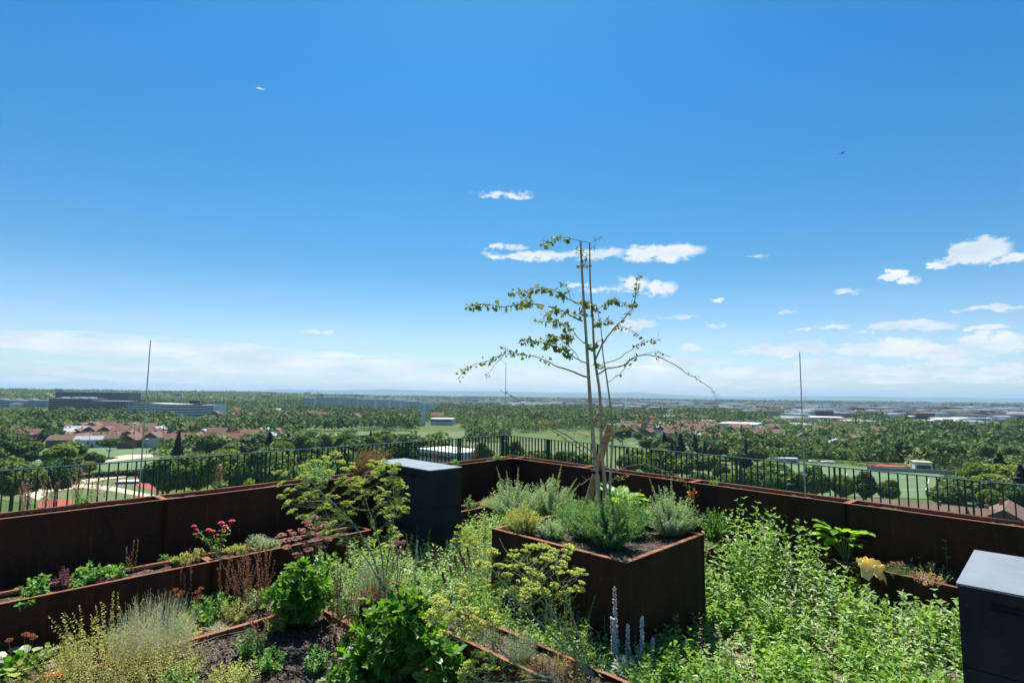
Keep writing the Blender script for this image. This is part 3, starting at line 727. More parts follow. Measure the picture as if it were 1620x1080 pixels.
# curved white block
def curved_block():
    pts = [(236, 639.5, 800), (262, 640, 770), (288, 640.4, 745), (306, 640.4, 730), (322, 639.6, 730), (338, 638.6, 745)]
    q = [P(*p) for p in pts]; base = TZ - 1; zt = np.mean([p[2] for p in q]); t = thing('office_building', 'curved white office block with dark window stripes', 'building', (q[0][0], q[0][1], base))
    q = np.array([p - q[0] for p in q]); h = zt - base; back = q + np.array([4, 26, 0]); poly = [p[:2] for p in q] + [p[:2] for p in back[::-1]]
    G().prism(poly, 0, h).build('wall', 'whitec', t); G().prism([p * 1.0 for p in poly], h, h + .4).build('roof', 'whitec', t)
    for k in range(5):
        g = G(); z = h - 1.9 - k * 3.4
        for a, b in zip(q[:-1], q[1:]):
            n = np.array([(b - a)[1], -(b - a)[0], 0]); n = n / np.linalg.norm(n) * .35
            g.add([a + n + [0, 0, z], b + n + [0, 0, z], b + n + [0, 0, z + 1.5], a + n + [0, 0, z + 1.5]], np.array([[0, 1, 2, 3]]))
            g.add([a + n + [0, 0, z + 1.5], b + n + [0, 0, z + 1.5], b + [0, 0, z + 1.5], a + [0, 0, z + 1.5]], np.array([[0, 1, 2, 3]]))
        g.build('window_band', 'glass', t)
    G().box((q[3] + np.array([-6, 12, h + 2])), (10, 8, 4)).build('roof_plant', 'black_steel', t)
    G().box((q[2] + np.array([8, 12, h + 1.8])), (9, 8, 3.6)).build('roof_plant', 'whitehead', t)
    for p in P(236, 640, 800), P(262, 640, 780), P(288, 640, 755), P(310, 640, 742), P(330, 640, 745): keep_out(p[:2] + [2, 12], 20)
curved_block()
slab('tower_block', 'slim grey tower block rising beyond the trees on the left horizon', 420, 620.2, 2300, 432, 620.2, 2310, 18, 'bluec', 'glass', 12, gaps=5)
ter = [(478, 498, 629.5, 1290), (500, 537, 628, 1270), (539, 566, 629, 1260), (567, 593, 631, 1250), (595, 616, 632, 1245), (617, 634, 633, 1235), (636, 664, 634.5, 1225), (664, 682, 637, 1215)]
words = ['leftmost, shortest', 'second from the left, tallest', 'third from the left', 'fourth from the left', 'fifth from the left', 'sixth from the left', 'seventh from the left, behind the white pillar', 'rightmost, lowest']
for (a, b, y, Y), w in zip(ter, words):
    t = slab('terraced_block', 'blue grey terraced housing slab on the plain, ' + w, a, y, Y, b - .6, y + .3, Y - 4, 30, 'whitec', 'roofg', 10, gaps=11, bandh=.42); t['group'] = 'row of terraced housing slabs'
slab('pillar_tower', 'slender white water tower standing in front of the terraced slabs', 667, 640.5, 640, 673.5, 640.5, 641, 5, 'whitec', 'silverc', 2, cat='tower')
slab('hall', 'low hall with a bright white roof right of the white pillar', 681, 662, 650, 716, 663.5, 650, 26, 'whitec', 'glass', 1, roof='whitehead')
slab('office_building', 'low blue grey office building behind the tree stems', 981, 646.5, 1650, 1003, 647, 1650, 50, 'bluec', 'glass', 3)
slab('office_building', 'dark blue office building right of the tree, in the plain', 1036, 648.5, 1300, 1059, 649, 1300, 40, 'bluec', 'glass', 4)
slab('warehouse', 'white flat roofed warehouse behind the conifers right of the tree', 1137, 669.5, 620, 1197, 671.5, 600, 45, 'whitec', 'silverc', 1, roof='whitehead')
slab('warehouse', 'tall pale grey warehouse left of the right lightning rod', 1259, 655, 1050, 1284, 655.5, 1050, 60, 'whitec', 'whitec', 1, roof='roofg')
slab('warehouse', 'white factory hall with dark loading doors, right of the right lightning rod', 1284, 660, 980, 1336, 661, 960, 70, 'whitec', 'glass', 3, roof='whitec', gaps=9)
slab('warehouse', 'grey factory hall with long window stripes in the industrial area', 1337, 665.5, 860, 1390, 667.5, 850, 60, 'silverc', 'glass', 3, roof='roofg')
slab('warehouse', 'pale hall with bright white roof at the right of the industrial area', 1515, 661, 1150, 1596, 663.5, 1120, 80, 'whitec', 'silverc', 1, roof='whitehead')
r_ = random.Random(5)
for k in range(64):
    px = r_.uniform(1230, 1640); y = r_.uniform(646, 668) + (px - 1400) * .006; horz = 631 + (px - 1200) * .0117
    if 1255 < px < 1395 and y > 653: y = 650
    Y = 31 * 876 / max(5, (y - horz) + 1.2); w = r_.uniform(8, 34); wl_ = r_.choice(['whitec', 'silverc', 'bluec', 'beigec', 'silverc'])
    t = slab('warehouse', 'placeholder', px, y, Y, px + w, y + w * .012, Y * .99, r_.uniform(30, 80), wl_, r_.choice(['glass', 'silverc']), r_.choice([1, 2]), roof=r_.choice(['roofg', 'whitehead', 'whitec', 'rooft', 'roofg']))
    lab_ = {'whitec': 'white', 'silverc': 'silver grey', 'bluec': 'blue grey', 'beigec': 'beige', 'brownwall': 'brown'}[wl_]
    t['label'] = ('wide ' if w > 22 else 'narrow ' if w < 13 else '') + lab_ + ' hall ' + anchor(*P(px, y, Y)[:2]) + ', ' + ('far back on the plain' if y - horz < 19 else 'nearer in the industrial area' if y - horz > 27 else 'in the middle of the plain')
    t['group'] = 'halls and sheds of the industrial area on the right'

# ------------------------------------------------------------------ houses
BROWN_ = 0
def gable(g, w, d, h0, h1, ov=.4):
    w2, d2 = w / 2 + ov, d / 2 + ov
    V = [(-w2, -d2, h0), (w2, -d2, h0), (w2, d2, h0), (-w2, d2, h0), (-w2, 0, h1), (w2, 0, h1)]
    V2 = [(x, y, z - .25) for x, y, z in V]
    g.add(V + V2, [np.array([[0, 1, 5, 4], [2, 3, 4, 5], [7, 6, 10, 11], [9, 8, 11, 10], [0, 6, 7, 1], [2, 8, 9, 3]]), np.array([[1, 2, 5], [3, 0, 4]])])
def house_proto(wall, roof, w, d, h, rh, sol=False):
    t = thing('house', 'house', 'house')
    G().box((0, 0, h / 2 - 1), (w, d, h + 2)).build('wall', wall, t)
    g = G(); gable(g, w, d, h - .02, h + rh); r = g.build('roof', roof, t)
    G().box((w * .22, d * .12, h + rh - .1), (.7, .7, 1.8)).build('chimney', 'brownwall', r)
    wm = None
    for s in (-1, 1):
        for x in (-.3, .02, .32):
            o = G().box((x * w, s * (d / 2 + .03), h * .6), (1.2, .1, 1.3)).build('window', 'glass', t)
    o = G().box((w * .17, -(d / 2 + .03), .95 + 0), (1.1, .08, 2.0)).build('door', 'trunk', t)
    return t
protos = [house_proto('render', 'rooft', 12, 9, 5.4, 3.4), house_proto('brownwall', 'rooft', 15, 9, 4.6, 3.0), house_proto('render', 'roofb', 11, 9, 5.6, 3.2), house_proto('render', 'roofg', 14, 8, 4.8, 2.2), house_proto('brownwall', 'roofb', 16, 9, 4.4, 2.8)]
used = [0] * 5
def place_house(k, px, py, rz, sc, label, group):
    q = U(px, py, TZ); q[2] = terrain_h(q[0], q[1])
    keep_out(q[:2], 7.5 * sc)
    if not used[k]:
        used[k] = 1; t = protos[k]; t.location = Vector(q); t.rotation_euler = (0, 0, rz); t.scale = (sc,) * 3; t['label'] = label; t['group'] = group; return t
    return dup(protos[k], q, rz, sc, label, group)
r_ = random.Random(11)
kinds = [('white walled house with a red tiled roof', 0), ('brown walled house with a red tiled roof', 1), ('white walled house with a brown roof', 2), ('pale house with a flat grey roof', 3), ('brown walled house with a brown roof', 4)]
def houses(rows, ks, where, group, rzb, sc=1.0):
    hi_, lo_ = max(r[0] for r in rows), min(r[0] for r in rows)
    for (y, xa, xb, step) in rows:
        x = xa + r_.uniform(0, 4)
        while x < xb:
            w, k = kinds[r_.choice(ks)]; hi_, lo_ = hi_, lo_
            place_house(k, x, y + r_.uniform(-1.3, 1.3), rzb + r_.choice([0, 0, math.pi / 2]) + r_.uniform(-.15, .15), sc * r_.uniform(.9, 1.15), w + ' ' + anchor(*U(x, y, TZ)[:2]) + ', %s' % ('front row' if y > hi_ - 1 else ('rear row' if y < lo_ + 1 else 'middle row no further back')).replace(' no further back', ''), group)
            x += step * r_.uniform(.85, 1.3)
houses([(684, 95, 240, 17), (688.5, 100, 262, 19), (694, 105, 275, 22), (700, 100, 300, 25), (706.5, 100, 300, 30)], [0, 1, 1, 2, 1, 4, 3], 'in the estate beyond the left pitch', 'houses of the town below', .25)
houses([(689, 8, 75, 24), (697, 15, 70, 28)], [1, 1, 4], 'at the far left behind the pitch', 'houses of the town below', .4)
houses([(690, 300, 440, 22), (699, 310, 430, 26), (706, 330, 400, 30)], [1, 4, 3, 0], 'between the trees left of the meadow', 'houses of the town below', .1)
houses([(663, 340, 620, 22), (667, 560, 720, 30)], [0, 1, 0], 'half hidden in the woods in the middle distance', 'houses of the town below', .1, 1.2)
houses([(674, 985, 1130, 15), (679, 975, 1180, 16), (684, 985, 1240, 19), (690, 1000, 1250, 22), (697, 1060, 1260, 30)], [0, 2, 0, 3, 2, 1], 'in the suburb right of the young tree', 'houses of the town below', -.5)
houses([(673, 1210, 1330, 26), (680, 1260, 1460, 24), (690, 1270, 1420, 26), (700, 1270, 1400, 32), (712, 1320, 1400, 36), (684, 1460, 1620, 30), (693, 1500, 1620, 40)], [0, 2, 0, 3, 1], 'among the trees behind the right pitch', 'houses of the town below', -.5)
houses([(835, 1385, 1386, 40), (850, 1455, 1600, 62)], [4, 4], 'just below the right railing', 'houses of the town below', -.75, 1.1)
houses([(656, 990, 1240, 30), (660, 860, 1000, 34), (666, 1000, 1260, 26), (655, 260, 470, 34), (661, 700, 960, 46)], [0, 2, 3, 0, 1, 4], 'x', 'houses of the town below', -.3, 1.1)
# near white building seen through the left railing
slab('pavilion', 'white walled pavilion with red brown trim seen through the railing right of the cabinet', 662, 713, 232, 722, 716, 215, 16, 'render', 'brownwall', 1, roof='whitehead')
slab('shelter', 'small white shed with a pale yellow roof beside the right pitch', 1447, 731.5, 286, 1475, 733.0, 283, 9, 'whitec', 'glass', 1, cat='shed', roof='sand')
for (a, b, y, m_, lab) in ((1227, 1240, 725, 'silverc', 'grey site container left of the right lightning rod'), (1244, 1262, 725.5, 'whitec', 'long pale site container beside the right lightning rod'), (1301, 1321, 731, 'busred', 'dull red trailer parked at the right pitch'), (1281, 1291, 730, 'whitec', 'white van parked at the right pitch')):
    slab('container' if 'cont' in lab else ('trailer' if 'trailer' in lab else 'van'), lab, a, y, 316, b, y + .6, 315, 3, m_, 'glass', 1, cat='vehicle' if 'van' in lab or 'trailer' in lab else 'container', roof='whitehead')
# fence wall around the right pitch
def fence(label, pa, pb, h, mat, step=3, name='fence'):
    A, B = U(*pa, TZ), U(*pb, TZ); d = (B - A)[:2]; L = np.linalg.norm(d); t = thing(name, label, 'fence', A, math.atan2(d[1], d[0]))
    G().box((L / 2, 0, h / 2), (L, .06, h - .1)).build('panel', mat, t)
    pm = None
    for k in range(min(60, int(L / step) + 1)):
        if pm is None: o = G().box((0, -.08, h / 2), (.12, .08, h + .3)).build('post', 'polegrey', t); pm = o.data
        else: o = bpy.data.objects.new('post', pm); COL.objects.link(o); o.parent = t
        o.location = (k * step, 0, 0)
fence('long pale grey board fence along the right running track', (1372, 744), (1530, 752), 2.0, 'fence')
hm = leafmat('hedge_foliage', (.025, .05, .015), (.05, .08, .02), .1, .7)
def hedge(label, pa, pb, h, w):
    A, B = U(*pa, TZ), U(*pb, TZ); L = np.linalg.norm(B - A); n = int(L * 60); g = G()
    q = A + (B - A) * rng.uniform(0, 1, (n, 1)); q += rng.uniform(-w / 2, w / 2, (n, 3)) * [1, 1, 0]; q[:, 2] = TZ + rng.uniform(0, h, n)
    place(g, T_QUAD, q, rdir(n), rdir(n, .8), rng.uniform(.4, .9, n))
    tag(g.build('hedge', hm, loc=A), label, 'hedge')
hedge('dark clipped hedge between the left pitches and the lawn', (150, 756), (300, 746), 2.2, 2.5)
hedge('dark hedge on the far side of the left pitch', (95, 707), (250, 706), 2.5, 2.5)
hedge('long dark hedge behind the right pitch', (1230, 722), (1440, 732), 4, 4)
# blue mat and bench at the playground
tt = thing('high_jump_mat', 'blue landing mat on the lawn beside the red court', 'sports mat', U(205, 764, TZ), .2)
G().box((0, 0, .5), (8, 5, .9)).build('mat', 'blue', tt); G().box((0, 0, .98), (8.1, 5.1, .06)).build('cover', 'whitec', tt)
# floodlight masts
mast = None
for k, (x, yt, yb) in enumerate([(3,659,690),(49,662,700),(93,664,700),(149,655,688),(140,668,712),(46,687,735),(120,695,735),(207,657,690),(208,671,745),(287,660,700),(367,664,705),(336,678,712),(481,670,700),(444,685,720),(256,673,712),(591,675,705),(230,695,735)]):
    b = U(x, yb, TZ); h = P(x, yt, b[1])[2] - TZ; lab = 'floodlight mast with a white lamp head, %s' % ('on the left pitch' if yb > 710 else 'among the houses and trees on the left')
    if mast is None:
        mast = thing('floodlight_mast', lab, 'light mast', b, 0, 'tall light masts on the left')
        G().box((0, 0, 5), (.16, .16, 10)).build('pole', 'polegrey', mast); G().box((0, -.2, 10.1), (1.5, 1.1, .4)).build('lamp_head', 'whitehead', mast); mast.scale = (1.0, 1.0, h / 10)
    else: dup(mast, b, 0, (1.0, 1.0, h / 10), lab)

# ------------------------------------------------------------------ trees
def crown_pts(n, lobes, r0=.72, seed=0):
    rg = np.random.default_rng(seed); out = []; c = [(0, 0, 0, .62)]
    for k in range(lobes):
        v = nrm(rg.normal(size=3)); v[2] = abs(v[2]) * .9 - .25; c.append(tuple(v * rg.uniform(.45, .68)) + (rg.uniform(.28, .45),))
    w = np.array([q[3] ** 2 for q in c]); ch = rg.choice(len(c), n, p=w / w.sum()); c = np.array(c)[ch]
    d = nrm(rg.normal(size=(n, 3))); rr = c[:, 3] * rg.uniform(.75, 1.03, n)
    return c[:, :3] + d * rr[:, None], d
def tree_proto(name, mat, seed, n=2600, kind='round', leaf=.075):
    """unit tree: height 1, crown radius about .4"""
    t = thing(name, name, 'tree')
    g = G(); rg = np.random.default_rng(seed)
    if kind == 'conifer':
        z = rg.uniform(0, 1, n) ** 1.4; r = (1 - z) * .24 * (0.55 + .45 * rg.uniform(0, 1, n) ** .4) * (1 + .25 * np.sin(z * 45)); a = rg.uniform(0, 6.283, n)
        q = np.stack([np.cos(a) * r, np.sin(a) * r, .1 + z * .9], 1); d = np.stack([np.cos(a), np.sin(a), -.3 + 0 * a], 1)
        place(g, T_QUAD, q, d, rdir(n, 1.5), rg.uniform(.7, 1.3, n) * leaf * .8)
    else:
        p, d = crown_pts(n, 13, seed=seed)
        if kind == 'flat': p = p * [.62, .62, .26] + [0, 0, .78]
        elif kind == 'tall': p = p * [.27, .27, .5] + [0, 0, .52]
        else: p = p * [.44, .44, .42] + [0, 0, .58]
        p = p * (1 + .0 * p)
        place(g, T_QUAD, p, rdir(n), d + rdir(n) * .7 + [0, 0, .35], rg.uniform(.6, 1.35, n) * leaf)
    o = g.build('crown', mat, t)
    g = G(); tubes(g, np.array([[[0, 0, z * .6] for z in np.linspace(-.02, 1, 5)]]), .022, .012, 6)
    for k in range(5):
        a = k * 1.257 + seed; tubes(g, np.array([[[0, 0, .28], [.1 * math.cos(a), .1 * math.sin(a), .45], [.26 * math.cos(a), .26 * math.sin(a), .62]]]), .011, .004, 4)
    g.build('trunk', 'trunk', t)
    t.location = (0, 0, -500)
    return t
TP = {'round': [tree_proto('leafy_tree', 'tree', s, 3600) for s in (1, 2, 3, 4)], 'light': [tree_proto('light_green_tree', 'tree_y', s, 3200) for s in (5, 6)],
      'conifer': [tree_proto('conifer_tree', 'conifer', s, 1800, 'conifer') for s in (7, 8)], 'tall': [tree_proto('slender_tree', 'tree', s, 2200, 'tall') for s in (9, 10)], 'flat': [tree_proto('umbrella_tree', 'tree', 12, 3600, 'flat')]}
TP['near_round'] = [tree_proto('leafy_tree', 'tree', s, 11000, leaf=.036) for s in (31, 32, 33)]; TP['near_light'] = [tree_proto('light_green_tree', 'tree_y', s, 11000, leaf=.034) for s in (35, 36)]; TP['near_tall'] = [tree_proto('slender_tree', 'tree', s, 7000, 'tall', leaf=.034) for s in (39, 40)]
TU = {}
NTREE = 0
def put_tree(kind, q, h, wf, label, group=None):
    global NTREE
    k = random.randrange(len(TP[kind])); pr = TP[kind][k]; NTREE += 1
    sc = (h * wf, h * wf, h); rz = random.uniform(0, 6.28)
    if (kind, k) not in TU:
        TU[(kind, k)] = 1; pr.location = Vector([float(v) for v in q]); pr.rotation_euler = (0, 0, rz); pr.scale = sc; pr['label'] = label
        if group: pr['group'] = group
        return pr
    r = dup(pr, q, rz, sc, label, group)
    return r
near = [(15,815,713,'round',1.1,'big leafy tree at the left edge just beyond the railing'),(85,803,712,'round',.9,'rounded dark tree beyond the left railing above the red court'),(172,724,694,'flat',1.35,'lone wide flat crowned tree between the left pitches'),
 (262,808,707,'round',.95,'bushy tree beyond the left railing, right of the blue mat'),(310,806,702,'light',.9,'bright green bushy tree beyond the left railing'),(357,808,693,'light',.9,'tallest bright green tree behind the left railing post'),(402,808,699,'round',.9,'leafy tree behind the left railing, left of the fennel'),
 (444,810,703,'round',.95,'dense tree right behind the yellow fennel'),(488,806,705,'round',.9,'dark tree behind the railing above the fennel'),(535,803,700,'round',.95,'dark leafy tree behind the brown grass plume'),(582,790,689,'round',.9,'round topped tree above the brown grass plume'),
 (628,780,689,'round',.9,'dark tree behind the railing above the left cabinet'),(705,748,700,'tall',1.0,'slender tree behind the railing right of the white pavilion'),(738,748,698,'round',.7,'small tree left of the corner lightning rod'),(765,768,692,'tall',1.2,'narrow dark tree beside the corner lightning rod'),
 (815,770,690,'tall',1.4,'dark tree behind the railing corner, right of the lightning rod'),(885,765,706,'tall',1.2,'dark slender tree behind the railing left of the stems'),(1000,782,716,'round',.7,'dark tree behind the railing right of the wooden stake'),
 (1105,800,742,'round',.9,'low bushy tree below the right railing'),(1150,805,738,'light',.8,'light green tree behind the right railing post'),(1182,806,733,'round',.75,'bushy tree behind the right railing, third from the post'),(1225,808,742,'light',.85,'yellowish tree left of the right lightning rod'),(1290,806,727,'round',.7,'dark round tree at the foot of the right lightning rod'),
 (1335,806,742,'light',.8,'grey green tree right of the lightning rod'),(1370,800,737,'tall',1.5,'dark slender tree above the white rubble behind the railing'),(1410,806,752,'round',.85,'brownish green tree behind the right railing'),(1508,818,756,'round',1.25,'broad rounded tree in front of the brown roofs at the right'),
 (1570,822,765,'light',.9,'light green tree near the right edge behind the railing'),(1615,822,758,'round',.9,'tall tree at the right edge behind the railing'),(1430,731,689,'round',.85,'big dark tree, left one of the row behind the board fence'),(1468,732,687,'round',.85,'big dark tree, middle one of the row behind the board fence'),
 (1512,735,689,'round',.9,'big dark tree, right one of the row behind the board fence'),(1560,745,697,'round',.9,'large tree right of the pale shed'),(1600,748,699,'round',.9,'large tree at the right edge above the railing'),(1540,758,727,'light',1.0,'light green bush tree right of the pale shed'),
 (1335,717,692,'round',.95,'round tree in front of the houses right of the lightning rod'),(1225,724,690,'round',1.0,'round tree left of the right lightning rod, beyond the pitch'),(1010,702,680,'round',.9,'round tree at the edge of the meadow right of the stake'),(72,706,676,'round',.9,'dark round tree left of the red roofed estate'),(65,690,663,'round',.9,'dark tree standing behind the houses at the far left'),
 (985,706,668,'round',.8,'round dark tree directly right of the stake top'),(1385,722,700,'conifer',1.0,'dark conifer beside the long hedge on the right')]
NEARXY = []
for (x, yb, yt, kind, wf, lab) in near:
    b = U(x, yb, TZ); h = P(x, yt, b[1])[2] - TZ; NEARXY.append((b[0], b[1])); put_tree('near_' + kind if kind in ('round', 'light', 'tall') and b[1] < 330 else kind, b, h, wf, lab)
cands = []
rg = np.random.default_rng(21)
def okxy(x, y, clear=1.0):
    for q in KEEP:
        if inpoly(x, y, q): return False
    for (cx, cy, r) in BFOOT:
        if (x - cx) ** 2 + (y - cy) ** 2 < r * r: return False
    return True
def inpoly(x, y, q):
    c = False; j = len(q) - 1
    for i in range(len(q)):
        if (q[i][1] > y) != (q[j][1] > y) and x < (q[j][0] - q[i][0]) * (y - q[i][1]) / (q[j][1] - q[i][1]) + q[i][0]: c = not c
        j = i
    return c
FX = np.array([(b[0], b[1], b[2] * 1.0) for b in BFOOT])
def okmask(X, Y, grow=1.0):
    ok = np.ones(len(X), bool)
    for (cx, cy, r) in BFOOT: ok &= (X - cx) ** 2 + (Y - cy) ** 2 > (r * grow) ** 2
    for q in KEEP:
        x0, y0 = q.min(0); x1, y1 = q.max(0); idx = np.where((X > x0) & (X < x1) & (Y > y0) & (Y < y1))[0]
        for i in idx:
            if inpoly(X[i], Y[i], q): ok[i] = False
    return ok
# random tree sites, spaced by distance
def sites(d0, d1, dens, n_try):
    az_ = rg.uniform(R(-46), R(46), n_try); d = np.sqrt(rg.uniform(d0 ** 2, d1 ** 2, n_try)); X, Y = d * np.sin(az_), d * np.cos(az_)
    return X, Y
X, Y = sites(215, 1500, 1, 17000)
D = np.hypot(X, Y); AZ = np.degrees(np.arctan2(X, Y))
ok = okmask(X, Y)
# houses and field edges stay open towards the camera: skip trees just in front of the low buildings
for (cx, cy, r) in BFOOT:
    dd = math.hypot(cx, cy); ux, uy = cx / dd, cy / dd
    al = X * ux + Y * uy; pe = np.abs(X * uy - Y * ux); ok &= ~((pe < r * .8) & (al < dd) & (al > dd - (32 + (dd * .17 if r > 11.5 or dd > 1000 else 0))))
for q in KEEP:
    for s in (14, 28):
        sh = q * (1 - s / np.hypot(q[:, 0], q[:, 1]).mean())
        x0, y0 = sh.min(0); x1, y1 = sh.max(0); idx = np.where((X > x0) & (X < x1) & (Y > y0) & (Y < y1))[0]
        for i in idx:
            if inpoly(X[i], Y[i], sh): ok[i] = False
ok &= ~((D < 330) & (np.abs(AZ) < 40) & (rg.uniform(0, 1, len(D)) < .45))
nx = np.array(NEARXY)
for (a, b) in NEARXY: ok &= (X - a) ** 2 + (Y - b) ** 2 > 49
X, Y, D, AZ = X[ok], Y[ok], D[ok], AZ[ok]
order = np.argsort(D)
NIND = 300 - NTREE
for i in order[:NIND]:
    x, y, d, azd = X[i], Y[i], D[i], AZ[i]
    u = rg.uniform(); kind = 'conifer' if (azd > 5 and u < .25 and d > 285) or u < .05 else ('light' if u < .4 else 'round')
    h = rg.uniform(6.5, 15) if kind != 'conifer' else rg.uniform(9, 15)
    if azd < -5: w = 'left of the meadow, beyond the estate and pitches' if azd < -20 else 'behind the meadow in the middle'
    else: w = 'in the suburb right of the young tree' if azd < 25 else 'behind the right pitch'
    nm = {'conifer': 'dark conifer', 'light': 'light green tree', 'round': 'leafy tree'}[kind]
    wf = rg.uniform(.85, 1.5); size = 'small' if h < 9 else ('tall' if h > 12.3 else 'middle sized')
    row = 'nearest row' if d < 255 else ('second row' if d < 295 else ('third row' if d < 330 else ('fourth row' if d < 365 else 'back row')))
    put_tree(kind, (x, y, float(terrain_h(x, y)) - .2), h, wf, size + ' ' + nm + ' ' + anchor(x, y) + ', ' + row, 'city trees beyond the railing')
# the rest reads as one mass of woodland
def woodland(X, Y, hmin, hmax, wmin, wmax, nq, name, mat, rel=.22):
    n = len(X); Z = terrain_h(X, Y); h = rg.uniform(hmin, hmax, n); w = rg.uniform(wmin, wmax, n) / 2
    v = nrm(rg.normal(size=(n, nq, 3))); v[..., 2] = np.abs(v[..., 2]); q = v * rg.uniform(.75, 1.05, (n, nq, 1))
    Pp = np.stack([X[:, None] + q[..., 0] * w[:, None], Y[:, None] + q[..., 1] * w[:, None], Z[:, None] + h[:, None] * (.25 + .75 * q[..., 2])], -1).reshape(-1, 3)
    s = (np.maximum(w, h * .5)[:, None] * rel * 2 * rg.uniform(.7, 1.3, (n, nq))).ravel()
    g = G(); place(g, T_QUAD, Pp, rdir(len(Pp)), v.reshape(-1, 3) + rdir(len(Pp)) * .5 + [0, 0, .4], s)
    structure(g.build(name, mat), 'stuff')
rest = order[NIND:]
XR, YR = X[rest], Y[rest]
pat = np.sin(XR * .021 + 1.7 * np.sin(YR * .008)) + np.sin(YR * .019 + 2 * np.sin(XR * .011)) + rg.normal(0, .5, len(XR)); gap = (np.sin(XR * .013 + YR * .004 + 2) * np.sin(YR * .0105 - XR * .006) > .62) & (np.hypot(XR, YR) > 420)
dk = (pat > .25) & ~gap; lt = (pat <= .25) & ~gap
woodland(XR[dk], YR[dk], 8, 17, 8, 20, 64, 'woodland', 'wood_dark', .11)
woodland(XR[lt], YR[lt], 5, 12, 7, 18, 60, 'woodland', 'wood_far', .11)
# left hill: dense wood; plain: belts and scrub
az_ = rg.uniform(R(-46), R(46), 16000); d = np.exp(rg.uniform(math.log(1500), math.log(9000), 16000)); X2, Y2 = d * np.sin(az_), d * np.cos(az_)
belt = np.sin(d * .0041 + 2.2 * np.sin(az_ * 9)) + .8 * np.sin(az_ * 37 + d * .0016) + rg.normal(0, .55, len(d))
left = np.degrees(az_) < -15
ok = okmask(X2, Y2, 1.0) & ((belt > .35) | (left & (d < 3600)))
ok &= ~((np.degrees(az_) > 22) & (d > 900) & (d < 2200) & (rg.uniform(0, 1, len(d)) < .6))
X2, Y2, d = X2[ok], Y2[ok], d[ok]
nearm = d < 3800
woodland(X2[nearm], Y2[nearm], 5, 11, 12, 30, 22, 'woodland', 'wood_far', .14)
woodland(X2[~nearm], Y2[~nearm], 3, 7, 40, 160, 9, 'woodland', 'wood_far', .2)
# far town: thousands of tiny buildings, one mass
def town(n, d0, d1, a0, a1, mats, size, hh):
    for m_, frac in mats:
        k = int(n * frac); az_ = rg.uniform(R(a0), R(a1), k); d = np.exp(rg.uniform(math.log(d0), math.log(d1), k)); X, Y = d * np.sin(az_), d * np.cos(az_)
        sc_ = d / d0; g = G(); base = np.array([[x, y, z] for z in (0, 1) for y in (-.5, .5) for x in (-.5, .5)]); F_ = np.array([[0, 1, 5, 4], [1, 3, 7, 5], [3, 2, 6, 7], [2, 0, 4, 6], [4, 5, 7, 6]])
        S = np.stack([rg.uniform(.6, 2.2, k) * size * sc_ ** .7, rg.uniform(.6, 1.2, k) * size, rg.uniform(.7, 1.5, k) * hh], 1)
        V = base[None] * S[:, None] + np.stack([X, Y, terrain_h(X, Y) - .5], 1)[:, None]
        g.add(V.reshape(-1, 3), (F_[None] + (np.arange(k) * 8)[:, None, None]).reshape(-1, 4)); structure(g.build('distant_town', m_), 'stuff')
town(1300, 1250, 9000, 8, 46, [('whitec', .28), ('roofg', .3), ('rooft', .2), ('beigec', .22)], 22, 9)
town(500, 1600, 9000, -20, 10, [('whitec', .3), ('roofg', .3), ('rooft', .25), ('beigec', .15)], 20, 8)
town(140, 1300, 3200, -45, -18, [('render', .6), ('rooft', .4)], 10, 8)
# chimneys / pylons on the far plain
for (x, yt, yb) in ((1275, 626, 640), (1299, 640, 655), (1482, 636, 646)):
    b = U(x, yb, TZ); h = P(x, yt, b[1])[2] - TZ; g = G(); tubes(g, np.array([[[0, 0, z * h] for z in np.linspace(0, 1, 4)]]), b[1] * .0004, b[1] * .0003, 6)
    o = g.build('chimney_stack', 'bluec'); o.location = Vector(b); tag(o, 'thin distant chimney standing on the hazy plain, %s' % {1275: 'just right of the right lightning rod', 1299: 'above the factory with loading doors', 1482: 'alone further right'}[x], 'chimney')
# bird
b_ = P(1332, 243, 60); t = thing('bird', 'tiny dark bird gliding high in the blue sky at the right', 'bird', b_, .4)
g = G()
body = np.array([[[-.22, 0, 0], [-.1, 0, .01], [.05, 0, .02], [.2, 0, 0]]]); tubes(g, body, .03, .05, 6)
for s in (-1, 1): g.add([(.08, 0, .02), (-.08, 0, .02), (-.1, s * .3, .1), (.04, s * .32, .12), (-.12, s * .62, .03)], [np.array([[0, 1, 2, 3]]), np.array([[3, 2, 4]])])
g.build('body', 'trunk', t)

# ------------------------------------------------------------------ plants in the garden
class Plant:
    """thing with up to a few parts: stems, foliage, flowers, each one mesh"""
    def __init__(s, name, label, cat, loc, group=None):
        s.t = thing(name, label, cat, loc, rng.uniform(0, 6.28) if False else 0, group); s.p = {}
    def g(s, part, mat):
        return s.p.setdefault((part, mat), G())
    def done(s):
        for (part, mat), g in s.p.items():
            if g.n: g.build(part, mat, s.t)
        return s.t
def bush(name, label, loc, T, leaf, stem='stem_g', n=40, rb=.08, rt=.2, h=.3, nodes=10, per=2, size=.05, elev=.4, bend=.6, width=1., sr=.002, cat='plant', group=None, flat=.5, taper=.45, hv=.2, t0=.15):
    p = Plant(name, label, cat, loc, group); B, Tp = dome(n, rb, rt, h, hv, flat); Q = curves(B, Tp, bend)
    tubes(p.g('stems', stem), Q, sr, sr * .5, 3); leaves_on(p.g('foliage', leaf), Q, T, nodes, per, size, t0, 1, elev, taper=taper, width=width)
    return p, Q
